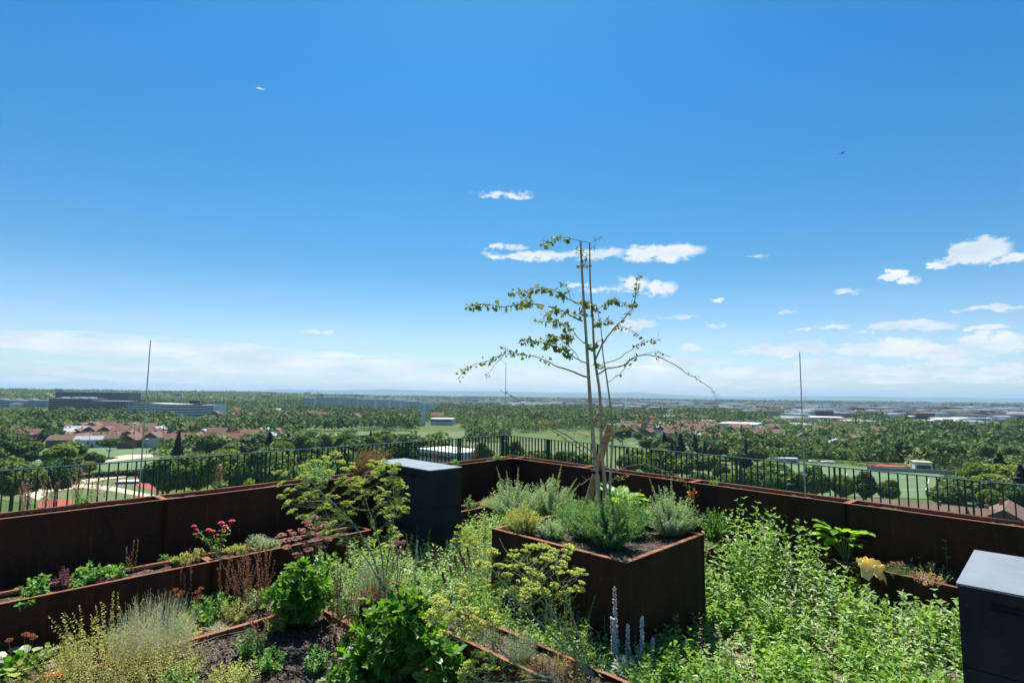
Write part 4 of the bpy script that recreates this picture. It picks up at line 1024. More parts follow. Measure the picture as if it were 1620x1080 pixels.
def flowers(p, Q, mat, size, n=8, spread=.02, T=T_BLOB, part='flowers', flatz=.5):
    tip, tn = sample(Q, np.ones(Q.shape[0])); N_ = len(tip); o = rng.normal(0, spread, (N_, n, 3)) * [1, 1, flatz]
    q = (tip[:, None] + o).reshape(-1, 3); place(p.g(part, mat), T, q, rdir(len(q), .3), rdir(len(q), 1), size * rng.uniform(.7, 1.3, len(q)))
def umbel(p, tip, d, r, mat, stem='stem_pale', rays=14, dots=8, dot=.010, cup=.35):
    d = nrm(np.array(d, float)); X = nrm(np.cross(d, [.2, .9, .3])); Y = np.cross(d, X)
    a = rng.uniform(0, 6.283, rays); q = np.sqrt(rng.uniform(.05, 1, rays)) * r
    E_ = tip + d * (r * .75) + (np.cos(a) * q)[:, None] * X + (np.sin(a) * q)[:, None] * Y - d * (q ** 2 / r * cup)[:, None]
    Q = np.stack([np.repeat(tip[None], rays, 0), (tip + E_) / 2 + d * r * .08, E_], 1); tubes(p.g('stems', stem), Q, .0011, .0008, 3)
    D = (E_[:, None] + rng.normal(0, r * .15, (rays, dots, 3)) * [1, 1, .35]).reshape(-1, 3)
    place(p.g('flowers', mat), T_BLOB, D, rdir(len(D)), rdir(len(D), 1), dot * rng.uniform(.7, 1.4, len(D)) * 1.3)
def spike(p, Q, mat, part, t0=.35, n=60, rad=.012, size=.012, T=T_BLOB, taper=.6):
    N_ = Q.shape[0]; t = rng.uniform(t0, 1, (N_, n)); q, tn = sample(Q, t); o = rdir(N_ * n).reshape(N_, n, 3) * (rad * (1 - taper * (t - t0) / (1 - t0)))[..., None]
    q = (q + o).reshape(-1, 3); place(p.g(part, mat), T, q, rdir(len(q)), rdir(len(q)), size * rng.uniform(.6, 1.3, len(q)))

# ---- young multi-stem tree in the box
TB = W(5.46, 3.86, BH - .07); YT = TB[1]
tree = Plant('young_tree', 'young multi stemmed tree with sparse fan shaped leaves, rising from the big box', 'tree', (0, 0, 0))
def pl(pts, sc=1, ox=0, oy=0, dz=0.0, z1=0.0, y0=0.0):
    n = len(pts); return np.array([P(ox + x / sc, oy + y / sc, YT + y0 + dz + (z1 - dz) * (i / (n - 1))) for i, (x, y) in enumerate(pts)])
def smooth(Q, k=4):
    Q = np.asarray(Q); n = len(Q); out = []
    for i in range(n - 1):
        p0, p1, p2, p3 = Q[max(i - 1, 0)], Q[i], Q[i + 1], Q[min(i + 2, n - 1)]
        for s in range(k):
            t = s / k; out.append(.5 * ((2 * p1) + (-p0 + p2) * t + (2 * p0 - 5 * p1 + 4 * p2 - p3) * t * t + (-p0 + 3 * p1 - 3 * p2 + p3) * t ** 3))
    out.append(Q[-1]); return np.array(out)
tg = tree.g('trunk', 'bark')
S1 = [(944.5,815),(944.5,790),(945,755.5),(940,711),(935.5,655),(931.4,600),(925.7,520),(923,443.7),(918.6,382)]
S2 = [(955.5,815),(955.5,790),(955.5,767),(952,711),(948,628),(942.8,566),(937,509),(934,444),(932.8,384)]
S3 = [(962,812),(963,794),(967.5,739),(969,697),(966,655),(959.5,598),(954,560),(950,526),(944,483)]
S1, S2, S3 = [[(x + (rng.normal(0, 1.1) if 0 < i < len(S_) - 1 else 0), y) for i, (x, y) in enumerate(S_)] for S_ in (S1, S2, S3)]
for S, r0, r1, y0 in ((S1, .034, .012, 0), (S2, .028, .008, .03), (S3, .018, .004, -.03)):
    tubes(tg, smooth(pl(S, y0=y0))[None], r0, r1, 8)
c1 = dict(sc=3.522, ox=700, oy=350); c2 = dict(sc=3.6, ox=780, oy=600)
BR_ = [ # points, crop, end depth, radius, leaf count, leaf start t, leaf scale
 ([(790,470),(740,450),(700,430),(660,400),(600,378),(540,372),(500,374),(440,395),(385,400)], c1, .5, .008, 120, .3, 1),
 ([(780,555),(740,540),(700,515),(640,490),(540,465),(440,462),(350,478),(240,462),(190,462),(150,472)], c1, -.5, .010, 150, .25, 1),
 ([(790,680),(750,640),(720,600),(660,570),(600,560),(525,565)], c1, .3, .006, 70, .4, 1),
 ([(802,790),(760,770),(720,745),(640,700),(600,685),(520,668),(430,662)], c1, -.6, .008, 120, .3, 1),
 ([(805,867),(700,827),(620,800),(540,760),(430,740),(350,737)], c1, .4, .011, 40, .45, .9),
 ([(350,737),(300,755),(240,782),(160,802),(120,825),(95,870)], c1, .5, .004, 46, 0, .9),
 ([(350,737),(320,770),(290,800),(245,870)], c1, .4, .003, 6, 0, .8),
 ([(430,740),(390,725),(345,705)], c1, .4, .003, 22, 0, .9),
 ([(820,122),(770,110),(700,95),(640,92),(600,118),(555,130)], c1, .15, .004, 55, .35, 1),
 ([(820,126),(850,108),(885,85)], c1, .1, .003, 2, .3, .6), ([(820,158),(840,145),(860,130)], c1, .1, .003, 2, .3, .6),
 ([(850,775),(880,710),(920,645),(980,570),(1040,510),(1070,450),(1080,380),(1085,330),(1097,296)], c1, -.5, .011, 60, .3, .75),
 ([(850,500),(900,470),(930,445),(965,432),(1010,460),(1060,462)], c1, .4, .006, 75, .2, .95),
 ([(900,790),(980,765),(1040,720),(1090,690),(1150,668),(1215,660)], c1, .4, .007, 34, .5, .7),
 ([(870,850),(920,820),(1010,800),(1060,765),(1120,742),(1200,755),(1270,785),(1350,840),(1430,885),(1500,935),(1527,982)], c1, -.6, .010, 30, .15, .55),
 ([(925,895),(990,850),(1030,790),(1080,752)], c1, .2, .005, 14, .2, .7), ([(1120,742),(1190,728),(1275,757)], c1, -.5, .003, 6, .2, .5),
 ([(975,590),(1040,602),(1115,652)], c1, .2, .004, 26, .2, .6), ([(845,565),(890,560),(945,550)], c1, .2, .004, 40, .1, 1.1),
 ([(780,470),(820,455),(850,500)], c1, 0, .004, 55, 0, 1.1), ([(800,690),(840,690),(870,665)], c1, 0, .004, 34, 0, 1), ([(790,520),(760,515),(745,525)], c1, 0, .004, 22, 0, 1),
 ([(775,180),(800,175),(805,190)], c1, 0, .003, 10, 0, .9), ([(775,235),(800,240),(790,262)], c1, 0, .003, 14, 0, 1), ([(770,165),(750,160)], c1, 0, .003, 5, 0, .8),
 ([(760,465),(720,440),(690,370),(665,345)], c1, .2, .004, 16, .5, .9), ([(640,490),(600,520),(580,520)], c1, -.3, .003, 18, .2, 1), ([(720,600),(700,640),(690,630)], c1, .2, .004, 40, .2, 1.1),
 ([(760,770),(720,710),(640,650),(600,660)], c1, -.3, .004, 48, .3, 1.1), ([(850,790),(870,800),(900,805)], c1, 0, .003, 18, 0, .9), ([(440,462),(450,440),(480,450)], c1, -.4, .003, 30, .1, 1.2),
 ([(560,410),(450,335),(350,280),(250,215),(180,150),(120,100),(55,70)], c2, .7, .009, 50, .3, .55),
 ([(610,465),(500,400),(400,330),(300,270),(220,230)], c2, -.4, .007, 40, .2, .5), ([(610,370),(700,300),(790,260),(850,210),(905,140)], c2, .3, .007, 30, .4, .55),
 ([(640,322),(740,290),(860,240),(930,220),(1010,278)], c2, -.6, .006, 34, .4, .55), ([(690,530),(760,500),(830,485),(890,485),(970,520),(1040,540),(1100,600),(1140,660)], c2, -.7, .006, 44, .35, .65),
 ([(650,590),(700,560),(770,545)], c2, .2, .004, 22, .3, .6), ([(500,600),(545,570),(575,570)], c2, .2, .004, 4, .3, .6), ([(640,322),(560,330),(400,270)], c2, .2, .003, 14, .5, .5), ([(660,180),(640,240),(620,280)], c2, 0, .004, 12, .2, .5), ([(970,440),(900,430),(740,440)], c2, -.2, .003, 24, .1, .5)]
bg_ = tree.g('branches', 'twig'); lf = tree.g('leaves', 'ginkgo')
for pts, c, zend, r, nl, t0, ls in BR_:
    Q = smooth(pl(pts, dz=0, z1=zend, **c), 3); Q[1:-1] += rng.normal(0, .004, Q[1:-1].shape); Q = Q[None]
    tubes(bg_, Q, r, .002, 5)
    if nl:
        nl = int(nl * .9); k_ = 5 + nl // 12; q_, tn_ = sample(np.repeat(Q, k_, 0), rng.uniform(t0, 1, k_)); e_ = q_ + nrm(rdir(k_) * .8 + tn_ * .5) * rng.uniform(.04, .12, (k_, 1)); tubes(bg_, np.stack([q_, (q_ + e_) / 2 + rng.normal(0, .006, q_.shape), e_], 1), .0022, .0012, 3)
        t = rng.uniform(t0, 1, (1, nl)); cl = np.round(t * 14) / 14; t = np.clip(cl + rng.normal(0, .012, t.shape), t0, 1)
        q, tn = sample(Q, t); q = q[0]; dd = nrm(rdir(nl) + [0, 0, -.5]); ln = .028 * ls
        q2 = q + dd * (rng.uniform(.2, 1.3, nl) * ln)[:, None]
        place(lf, T_FAN, q2, dd, rdir(nl, .6),   .056 * ls * rng.uniform(.55, 1.25, nl))
        if c is c2 or ls < .8:
            pass
tip = P(780 + 1130 / 3.6, 600 + 655 / 3.6, YT - .7); k = 26; place(tree.g('withered_leaves', 'orange_head'), T_FAN, tip + rng.normal(0, .03, (k, 3)), rdir(k), rdir(k), .035)
tree.done()
st_ = thing('wooden_stake', 'thick tilted wooden stake propping the young tree, black strap round it', 'stake', P(927, 815, YT + .12))
A = P(926, 808, YT + .12); B_ = P(965.5, 671, YT + .04); L0 = np.array(st_.location)
g = G(); tubes(g, np.array([[A - L0, (A + B_) / 2 - L0, B_ - L0]]), .043, .040, 12); c_ = B_ - L0; g.build('post', 'wood', st_)
g = G(); tubes(g, np.array([[c_ - (B_ - A) * .002, c_ + (B_ - A) * .002]]), .0405, .036, 12); 
ax = nrm(B_ - A); X = nrm(np.cross(ax, [0, 1, 0])); Yv = np.cross(ax, X); ang = np.arange(12) * math.pi / 6
g.add(c_ + ax * .0025 * np.linalg.norm(B_ - A) * .8 + .036 * (np.cos(ang)[:, None] * X + np.sin(ang)[:, None] * Yv), np.array([list(range(12))])); g.build('cut_end', 'wood', st_)
sc0 = P(944, 746, YT + .05) - L0; g = G(); aa = np.linspace(0, 2 * math.pi, 25); ring = np.stack([np.cos(aa) * .06, np.sin(aa) * .07, 0 * aa], 1) + sc0
for dz in np.linspace(-.014, .014, 4): tubes(g, (ring + [0, 0, dz])[None], .006, .006, 4)
g.build('strap', 'rubber', st_)

# ---- shrubs in the tree box
ZB = BH - .07
def at(px, py, z): return U(px, py, z)
def artemisia(label, px, py, n, rt, h, mat='artem', spikes=(), size=.034, name='artemisia_bush', z=ZB, nodes=26, rb=.1, hv=.25):
    loc = U(px, py, z); p, Q = bush(name, label, loc, T_LANCE, mat, n=n, rb=rb, rt=rt, h=h, nodes=nodes, per=2, size=size, elev=.35, bend=.55, width=.75, sr=.0022, group=None, flat=.55, hv=.32, taper=.2)
    for (dx, dy, hh) in spikes:
        Q = curves(np.array([[dx * .3, dy * .3, 0]]), np.array([[dx, dy, hh]]), .3, 8); tubes(p.g('stems', 'stem_pale'), Q, .003, .0015, 4); leaves_on(p.g('foliage', mat), Q, T_LANCE, 60, 4, .04, .45, 1, .9, width=.5, taper=.6)
    p.done()
def sk(px, py, base, z):   # spike tip offset from a base position, both given in the picture, same depth
    b = U(base[0], base[1], z); t_ = P(px, py, b[1]); return (t_[0] - b[0], 0.0, t_[2] - b[2])
b0 = (815, 822); artemisia('silvery green artemisia bush with tall pointed spikes, left in the tree box', *b0, 190, .42, .48, spikes=[sk(786, 740, b0, ZB), sk(801, 745, b0, ZB), sk(820, 740, b0, ZB), sk(868, 758, b0, ZB)])
b0 = (870, 815); artemisia('greyish artemisia bush with one tall spike, left of the tree stems', *b0, 170, .36, .46, spikes=[sk(888, 735, b0, ZB), sk(912, 757, b0, ZB), sk(917, 765, b0, ZB)])
artemisia('yellow green feathery herb filling the left corner of the tree box', 826, 846, 120, .26, .34, 'oregano', name='feathery_herb')
artemisia('low pale herb in the tree box between left corner and front bush', 872, 852, 70, .20, .22, 'artem', name='feathery_herb')
artemisia('yellow green feathery bush at the left rim of the tree box', 905, 838, 110, .28, .36, 'rosemary')
artemisia('dense green feathery bush at the front corner of the tree box', 964, 866, 260, .38, .52, 'rosemary', size=.038, nodes=30, name='rosemary_bush')
artemisia('green feathery bush behind the front one, right of the tree stems', 1000, 846, 130, .26, .46, 'rosemary', size=.030, name='rosemary_bush')
artemisia('green upright bush directly left of the tree stems', 925, 852, 130, .26, .44, 'rosemary', size=.030, name='rosemary_bush')
b0 = (1062, 848); artemisia('silvery green artemisia bush with two tall spikes at the right end of the tree box', *b0, 210, .36, .48, spikes=[sk(1028, 758, b0, ZB), sk(1042, 768, b0, ZB), sk(1062, 755, b0, ZB), sk(1077, 790, b0, ZB)])
def broad(name, label, loc, n, size, mat, stem='stem_g', h=.3, rt=.12, T=T_OVAL, width=1.0, elev=.9, cat='plant'):
    p = Plant(name, label, cat, loc); a = np.arange(n) * 2.4 + rng.uniform(0, 6); r_ = rng.uniform(.4, 1, n) * rt
    B = np.stack([np.cos(a), np.sin(a), 0 * a], 1) * .02; Tp = np.stack([np.cos(a) * r_, np.sin(a) * r_, h * rng.uniform(.55, 1, n)], 1); Q = curves(B, Tp, .5)
    tubes(p.g('stems', stem), Q, .006, .004, 5); tip, tn = sample(Q, np.ones(n)); out = np.stack([np.cos(a), np.sin(a), rng.uniform(.1, .9, n)], 1)
    place(p.g('leaves', mat), T, tip, nrm(out), np.stack([-.4 * np.cos(a), -.4 * np.sin(a), 1 + 0 * a], 1), np.stack([size * width * rng.uniform(.8, 1.1, n), size * rng.uniform(.75, 1.2, n), size * rng.uniform(.8, 1.2, n)], 1))
    return p
wav = []
def T_WAVY(n=7, w=.32):
    ys = np.linspace(0, 1, n); V = []; 
    for y in ys:
        ww = w * math.sin(math.pi * min(1, .12 + y * .85)) ** .7
        for k, x in enumerate((-1, -.5, 0, .5, 1)): V.append((x * ww, y, .10 * abs(x) + .045 * math.sin(y * 19 + x * 3) * abs(x) - .35 * y * y))
    f = [[r * 5 + c, r * 5 + c + 1, (r + 1) * 5 + c + 1, (r + 1) * 5 + c] for r in range(n - 1) for c in range(4)]
    return np.array(V), [np.array(f)]
TW = T_WAVY()
broad('horseradish_plant', 'broad bright green leaves right behind the tree stems', U(985, 832, ZB), 12, .26, 'broad', h=.36, rt=.14, T=TW, width=1.1).done()
# ---- bush in the planter behind the box
p, Q = bush('currant_bush', 'round dark green bush standing behind the right corner of the tree box', U(1132, 862, TZt - .06), T_OVAL, 'lovage', n=70, rb=.08, rt=.26, h=.50, nodes=14, per=1, size=.05, elev=.6, flat=.35, width=1.1); p.done()
p, Q = bush('small_herb', 'low pale herb under the round dark bush behind the box', U(1128, 872, TZt - .06), T_OVAL, 'sage', n=24, rb=.08, rt=.16, h=.12, nodes=6, size=.04); p.done()

# ---- big yellow fennel
def fennel(label, stalks, base, z, Yd, leafn=40, um=.05, seed=0, mat='fennel_fl', branchn=5, dead=()):
    B0 = U(*base, z) if Yd is None else P(base[0], base[1], Yd); Yb = B0[1]
    p = Plant('fennel_plant', label, 'plant', B0)
    for (pts, dz, r, heads) in stalks:
        n = len(pts); Q = smooth(np.array([P(x, y, Yb + dz * i / max(1, n - 1)) for i, (x, y) in enumerate(pts)])) - B0
        tubes(p.g('stems', 'stem_fennel'), Q[None], r, r * .45, 6)
        for (x, y, hs) in heads + [(x_ + rng.normal(0, 9), y_ + rng.normal(0, 9), h_ * .7) for (x_, y_, h_) in heads]:
            t0 = rng.uniform(.35, .8); s, tn = sample(Q[None], np.array([t0])); s = s[0]
            # choose the point on the stalk nearest below the head
            Hd = P(x, y, Yb + dz * .7 + rng.uniform(-.15, .15)) - B0; dist = np.linalg.norm(Q - Hd, axis=1); j = int(np.argmin(dist + 2 * np.maximum(0, Q[:, 2] - Hd[2] + .03))); s = Q[j]
            d = nrm(Hd - s); C = np.array([s, s + (Hd - s) * .5 + [0, 0, -.02], Hd]); C = smooth(C, 3); tubes(p.g('stems', 'stem_fennel'), C[None], .0028, .0014, 4)
            up_ = nrm(d * .6 + np.array([0, 0, .8])); umbel(p, Hd, up_, um * hs, mat)
            k = 10; q, tn = sample(np.repeat(C[None], k, 0), rng.uniform(.1, .9, k)); place(p.g('foliage', 'fennel_leaf'), T_NEEDLE, q, rdir(k, .3), rdir(k), np.stack([.02 + 0 * q[:, 0], rng.uniform(.03, .07, k), .05 + 0 * q[:, 0]], 1))
        k = leafn; q, tn = sample(np.repeat(Q[None], k, 0), rng.uniform(.03, .7, k)); D = nrm(rdir(k) + tn * .6)
        for i in range(k):   # feathery threads
            m_ = 16; c0 = q[i]; e = c0 + D[i] * rng.uniform(.08, .18); t = rng.uniform(.1, 1, m_)[:, None]; qq = c0 + (e - c0) * t
            place(p.g('foliage', 'fennel_leaf'), T_NEEDLE, qq, nrm(D[i] + rdir(m_) * .9), rdir(m_), np.stack([.012 + 0 * t[:, 0], rng.uniform(.03, .06, m_), .03 + 0 * t[:, 0]], 1))
    p.done(); return B0
hd = lambda *a: list(a)
fennel('big fennel with many yellow umbels in front of the left cabinet', [
 ([(607,935),(598,905),(585,870),(560,830),(530,798),(505,776),(492,760)], .0, .011, hd((455,752,1.1),(448,768,1.0),(478,742,1.0),(500,735,1.3),(512,728,1),(470,775,1),(492,748,1.1),(515,752,1.1),(530,722,1.1),(538,735,1),(545,745,.9),(458,800,1.1),(463,812,1),(480,797,1.1),(486,785,1),(520,790,1.2),(508,765,1),(556,742,.9),(452,788,.9),(500,782,1),(475,758,.9))),
 ([(608,935),(606,900),(600,860),(590,825),(578,790),(570,765)], .2, .010, hd((560,775,1.1),(575,765,1.1),(590,752,1.2),(600,745,1.1),(548,768,1.1),(572,790,1),(585,782,1.1),(610,765,1.1),(620,750,1),(563,760,1),(540,762,1),(600,735,.9),(585,740,1),(555,800,1.0))),
 ([(610,935),(612,895),(618,855),(622,825),(625,800)], .1, .008, hd((630,775,1.2),(640,772,.9),(622,760,1.1),(612,785,1.2),(628,808,1.2),(638,812,1),(605,800,1),(618,820,1),(620,740,1.0),(626,745,.9),(610,810,1),(598,790,1),(632,795,.9))),
 ([(606,935),(590,900),(565,865),(540,840),(520,820)], -.1, .008, hd((500,815,1.2),(515,805,1.1),(530,812,1.2),(540,825,1.2),(505,832,1.1),(525,835,1.1),(490,822,1),(545,800,1),(555,815,1),(512,845,1),(535,850,.9))),
 ([(610,935),(620,900),(625,870),(628,850)], .25, .006, hd((600,845,1),(620,840,1),(630,850,.9),(590,860,.9),(612,868,.9)))], (607, 938), .39, None, leafn=34, um=.058)
# faded pink fennel heads
p = Plant('dead_nettle', 'faded brownish pink umbels between the fennel and the pink flowers', 'plant', U(500, 945, .1)); B0 = np.array(p.t.location)
for (x, y) in [(468,855),(480,862),(455,868),(500,862),(492,848),(478,842),(490,835),(505,838),(515,832),(497,822),(486,828),(460,845),(507,868),(487,872),(470,880),(445,850),(452,858),(520,856),(505,850)]:
    Hd = P(x, y, B0[1] + rng.uniform(-.1, .3)) - B0; C = smooth(np.array([[rng.uniform(-.03, .03), 0, 0], Hd * [.4, .4, .55], Hd]), 3); tubes(p.g('stems', 'stem_pale'), C[None], .0028, .0014, 4); umbel(p, Hd, nrm(np.array([rng.normal(0, .3), -.2, 1])), .055, 'pink_dry', rays=18, dots=10, dot=.011)
p.done()
# ---- front fennel
fennel('leaning fennel with long bare stalks in the foreground before the tree box', [
 ([(935,1068),(905,1020),(870,960),(845,920),(825,895),(800,870),(790,850)], .1, .010, hd((812,880,1),(820,900,1),(846,892,1),(868,885,1.1),(893,878,1.2),(880,905,1),(860,868,.9),(835,870,1))),
 ([(938,1068),(925,1030),(915,1000),(900,960),(885,920),(878,898),(884,872)], -.1, .009, hd((900,870,.9),(872,880,1),(905,912,1),(915,935,.9),(918,908,.9),(895,940,.8))),
 ([(935,1070),(880,1010),(830,960),(795,920),(770,890),(745,865)], -.2, .009, hd((800,915,1),(825,925,1.1),(845,930,1),(810,940,1.1),(838,908,1.1),(790,900,1),(780,880,1),(765,895,1),(850,915,1),(830,948,1),(860,940,1)))], (936, 1072), .34, None, leafn=30, um=.055)
fennel('low sprawling fennel with yellow umbels hanging over the front trough', [
 ([(905,1085),(860,1070),(822,1055),(785,1020),(750,990),(715,955)], -.1, .010, hd((700,965,1.3),(715,985,1.4),(735,1000,1.4),(748,980,1.2),(690,985,1.3),(725,970,1.2),(745,1010,1.2),(760,995,1),(705,1005,1.1),(735,945,1.2),(690,950,1),(755,970,1.0))),
 ([(905,1085),(850,1075),(800,1080),(760,1075),(730,1060)], -.3, .006, hd((748,1055,1.2),(770,1045,1.2),(740,1065,1.2),(755,1070,1.1),(775,1062,1.1))),
 ([(822,1055),(790,1025),(770,1010),(700,1018)], -.15, .005, hd((770,970,1.1),(780,985,1.1)))], (905, 1086), .34, None, leafn=22, um=.055)
# ---- lighter fennel foliage left of the tree box
for k, (x, y, lab, hh) in enumerate([(766, 952, 'yellow green fennel clump against the left side of the tree box', .95), (735, 930, 'light fennel clump between cabinet and tree box', .75), (795, 985, 'fennel clump in front of the left box face', .60), (845, 1010, 'yellowish fennel clump left of the front box corner', .42)]):
    p, Q = bush('fennel_clump', lab, U(x, y, 0), T_NEEDLE, 'fennel_leaf', stem='stem_fennel', n=34, rb=.08, rt=.22, h=hh, nodes=36, per=3, size=.07, elev=.6, width=.25, sr=.003, flat=.4, taper=.2)
    for i in rng.choice(len(Q), 20, False): umbel(p, Q[i, -1], [rng.normal(0, .3), rng.normal(0, .3), 1], .045, 'fennel_fl', rays=10, dots=7)
    p.done()

# ---- tall seed stalks
def stalks(label, px, py, z, n, rb, h, mat='seed', lean=.12, size=.011, name='seed_stalks', t0=.3, rad=.016, m=70, stem='stem_b', hv=.42):
    p = Plant(name, label, 'plant', U(px, py, z)); B = disc(n, rb); Tp = B + rng.normal(0, lean * h, (n, 3)); Tp[:, 2] = h * rng.uniform(1 - hv, 1 + hv * .5, n); Q = curves(B, Tp, .4, 8)
    tubes(p.g('stems', stem), Q, .0028, .0014, 4); spike(p, Q, mat, 'seed_heads', t0, m, rad, size); p.done()
ZT = TZt - .06
stalks('single tall brown seed stalk standing before the low trough, left of the pink flowers', 203, 975, .03, 5, .05, .85, 'seed', lean=.04)
stalks('loose brown seed stalks against the low trough, behind the silver grass', 232, 975, .03, 9, .14, .55)
stalks('group of brown seed stalks in the gravel, left of the orange heads', 285, 972, .03, 16, .12, .62)
stalks('narrow brown seed stalks between orange heads and the dense clump', 350, 965, .03, 6, .05, .60)
stalks('dense clump of tall brown seed stalks under the divider of the low trough', 382, 968, .03, 22, .14, .68)
stalks('tall brown seed stalks left of the leafy lovage', 412, 965, .03, 14, .10, .72)
stalks('brown seed stalks right of the leafy lovage on the steel edging', 530, 1000, .05, 9, .06, .62, 'seed')
stalks('fine brown seed stalks leaning in front of the grey lavender', 552, 1010, .05, 12, .10, .72, 'seed_pale', size=.008, rad=.02)
stalks('sparse dry stalks in the soil bed with small seed heads', 405, 1050, .05, 6, .09, .60, 'seed', m=40)
stalks('sparse dry stalks right of the drip hoses', 530, 1075, .05, 4, .06, .55, 'seed_pale', m=26)
for k, (x, y, lab) in enumerate([(40, 815, 'at the left edge'), (72, 812, 'left of the first leafy sprig'), (118, 802, 'above the red court'), (150, 798, 'with arching twigs, left of the railing post')]):
    stalks('dry pinkish stalks growing in the tall planter ' + lab, x, y, WZ - .05, 7, .07, .42, 'seed_pale', lean=.18, size=.012, rad=.022, m=36, stem='twig')
stalks('dry stalks in the tall planter between the left railing posts', 345, 777, WZ - .05, 8, .07, .50, 'seed_pale', lean=.1, m=30)
stalks('dry stalks in the tall planter in front of the corner railing', 682, 742, WZ - .05, 7, .1, .38, 'seed', lean=.1, m=40)
stalks('short dry stalks in the tall planter near the corner', 755, 733, WZ - .05, 7, .1, .34, 'seed', lean=.1, m=40)
# small sprigs in the tall planters
for (x, y, lab, s) in [(128, 803, 'small leafy sprig in the left tall planter', 1), (350, 773, 'small yellow green sprig in the left tall planter', .8), (395, 769, 'little seedling in the left tall planter', .5), (785, 731, 'dark small bush in the corner planter', 1.1), (720, 736, 'small weeds in the tall planter right of the cabinet', .6), (1010, 750, 'tiny clump in the tall planter behind the tree', .4), (1130, 768, 'tiny weeds in the right tall planter', .4)]:
    p, Q = bush('weed_sprig', lab, U(x, y, WZ - .05), T_OVAL, 'sage', n=int(10 + 8 * s), rb=.05, rt=.10 * s + .03, h=.14 * s + .03, nodes=5, per=2, size=.045); p.done()
# brown grass plume behind the cabinet
loc = U(560, 760, WZ - .05); p = Plant('plume_grass', 'brown drooping grass plume behind the left cabinet, over the railing', 'plant', loc); n = 90
tipx = P(608, 720, loc[1] + .1) - loc; B = disc(n, .10); Tp = B + rng.normal(0, .09, (n, 3)) + [tipx[0], 0, tipx[2] * 1.05]; Tp[:, 0] *= rng.uniform(.3, 1.3, n); Q = curves(B, Tp, .7, 8)
tubes(p.g('stems', 'stem_b'), Q, .0025, .001, 3); leaves_on(p.g('plumes', 'drygrass'), Q, T_LANCE, 34, 2, .028, .35, 1, .9, width=.6, taper=.2); p.done()
p, Q = bush('climbing_shrub', 'green and reddish leafy shrub growing in the tall planter behind the fennel', U(500, 764, WZ - .05), T_OVAL, 'rosemary', n=40, rb=.2, rt=.32, h=.38, nodes=10, size=.05); p.done()

# ---- leafy green plants (lovage)
def lovage(label, px, py, z, n, rt, h, size, mat='lovage', nodes=8, per=2):
    p, Q = bush('lovage_plant', label, U(px, py, z), T_LOBED, mat, n=n, rb=.06, rt=rt, h=h, nodes=nodes, per=per, size=size, elev=.25, bend=.8, sr=.005, flat=.55, taper=.15, t0=.35); return p
lovage('bushy dark green lovage with lobed leaves, left of the front trough', 472, 988, .04, 60, .36, .62, .115, nodes=10).done()
lovage('large dark green lovage in the centre foreground, in front of the trough', 628, 1075, .04, 72, .42, .72, .105, nodes=11).done()
lovage('smaller green lovage sprig behind the bushy one', 508, 935, .04, 12, .18, .5, .10, 'mint').done()
lovage('low green lovage leaves at the bottom edge near the drip hoses', 560, 1090, .04, 16, .24, .30, .12).done()
lovage('lovage leaves at the bottom edge right of the large lovage', 705, 1092, .04, 16, .22, .36, .13).done()
p = broad('rhubarb_leaf', 'single withered pale leaf hanging at the right side of the large lovage', U(702, 1062, .3), 1, .13, 'silver', h=.06, rt=.12, T=TW); p.done()
p = broad('yellow_leaf_plant', 'yellowing leaf among the large lovage foliage', U(605, 1050, .38), 1, .12, 'yellowleaf', h=.08, rt=.1, T=TW); p.done()
# ---- allium heads
p = Plant('allium_flowers', 'dull pink round flower heads on a tall dark stem above the front trough', 'flower', U(628, 1000, .35)); B0 = np.array(p.t.location)
for (x, y, r) in [(628,858,.030),(638,858,.026),(618,866,.022),(630,872,.032),(600,912,.024),(657,898,.016)]:
    Hd = P(x, y, B0[1] + rng.uniform(-.06, .06)) - B0; C = smooth(np.array([[rng.uniform(-.01, .01), 0, 0], Hd * [.2, 1, .5], Hd]), 3); tubes(p.g('stems', 'stem_g'), C[None], .004, .0025, 5)
    k = 150; d = rdir(k); place(p.g('heads', 'allium'), T_BLOB, Hd + d * r * rng.uniform(.6, 1.05, (k, 1)), d, rdir(k), .009)
p.done()
# ---- silvery cushions and spikes
def silver(label, px, py, z, n, rt, h, size, mat='silver', name='lambs_ear', width=1.0, T=T_LANCE, nodes=6):
    p, Q = bush(name, label, U(px, py, z), T, mat, stem='stem_pale', n=n, rb=rt * .6, rt=rt, h=h, nodes=nodes, per=2, size=size, elev=.7, width=width, flat=.5, t0=.1); return p
silver('silvery lambs ear cushion in the front trough behind the lovage', 655, 955, .35, 34, .2, .14, .085, width=1.3).done()
silver('silver leaves at the back end of the front trough', 522, 925, .1, 18, .12, .22, .10, width=1.2).done()
silver('silvery rosette at the bottom edge, below the lambs ear spikes', 985, 1090, .1, 24, .18, .22, .12, width=1.4).done()
silver('grey green lavender tuft in the middle of the front trough', 822, 1045, .35, 110, .16, .26, .06, 'artem', 'lavender_bush', .3, T_BLADE, 10).done()
silver('grey feathery lavender bush at the back of the front trough', 590, 935, .35, 150, .26, .30, .05, 'artem', 'lavender_bush', .35, T_BLADE, 12).done()
silver('silvery lavender among the purple spikes', 735, 965, .05, 90, .25, .42, .06, 'artem', 'lavender_bush', .4, T_BLADE, 12).done()
p = silver('lambs ear with tall woolly silver spikes before the box corner', 1005, 1095, .02, 22, .22, .32, .10, width=1.3); B0 = np.array(p.t.location)
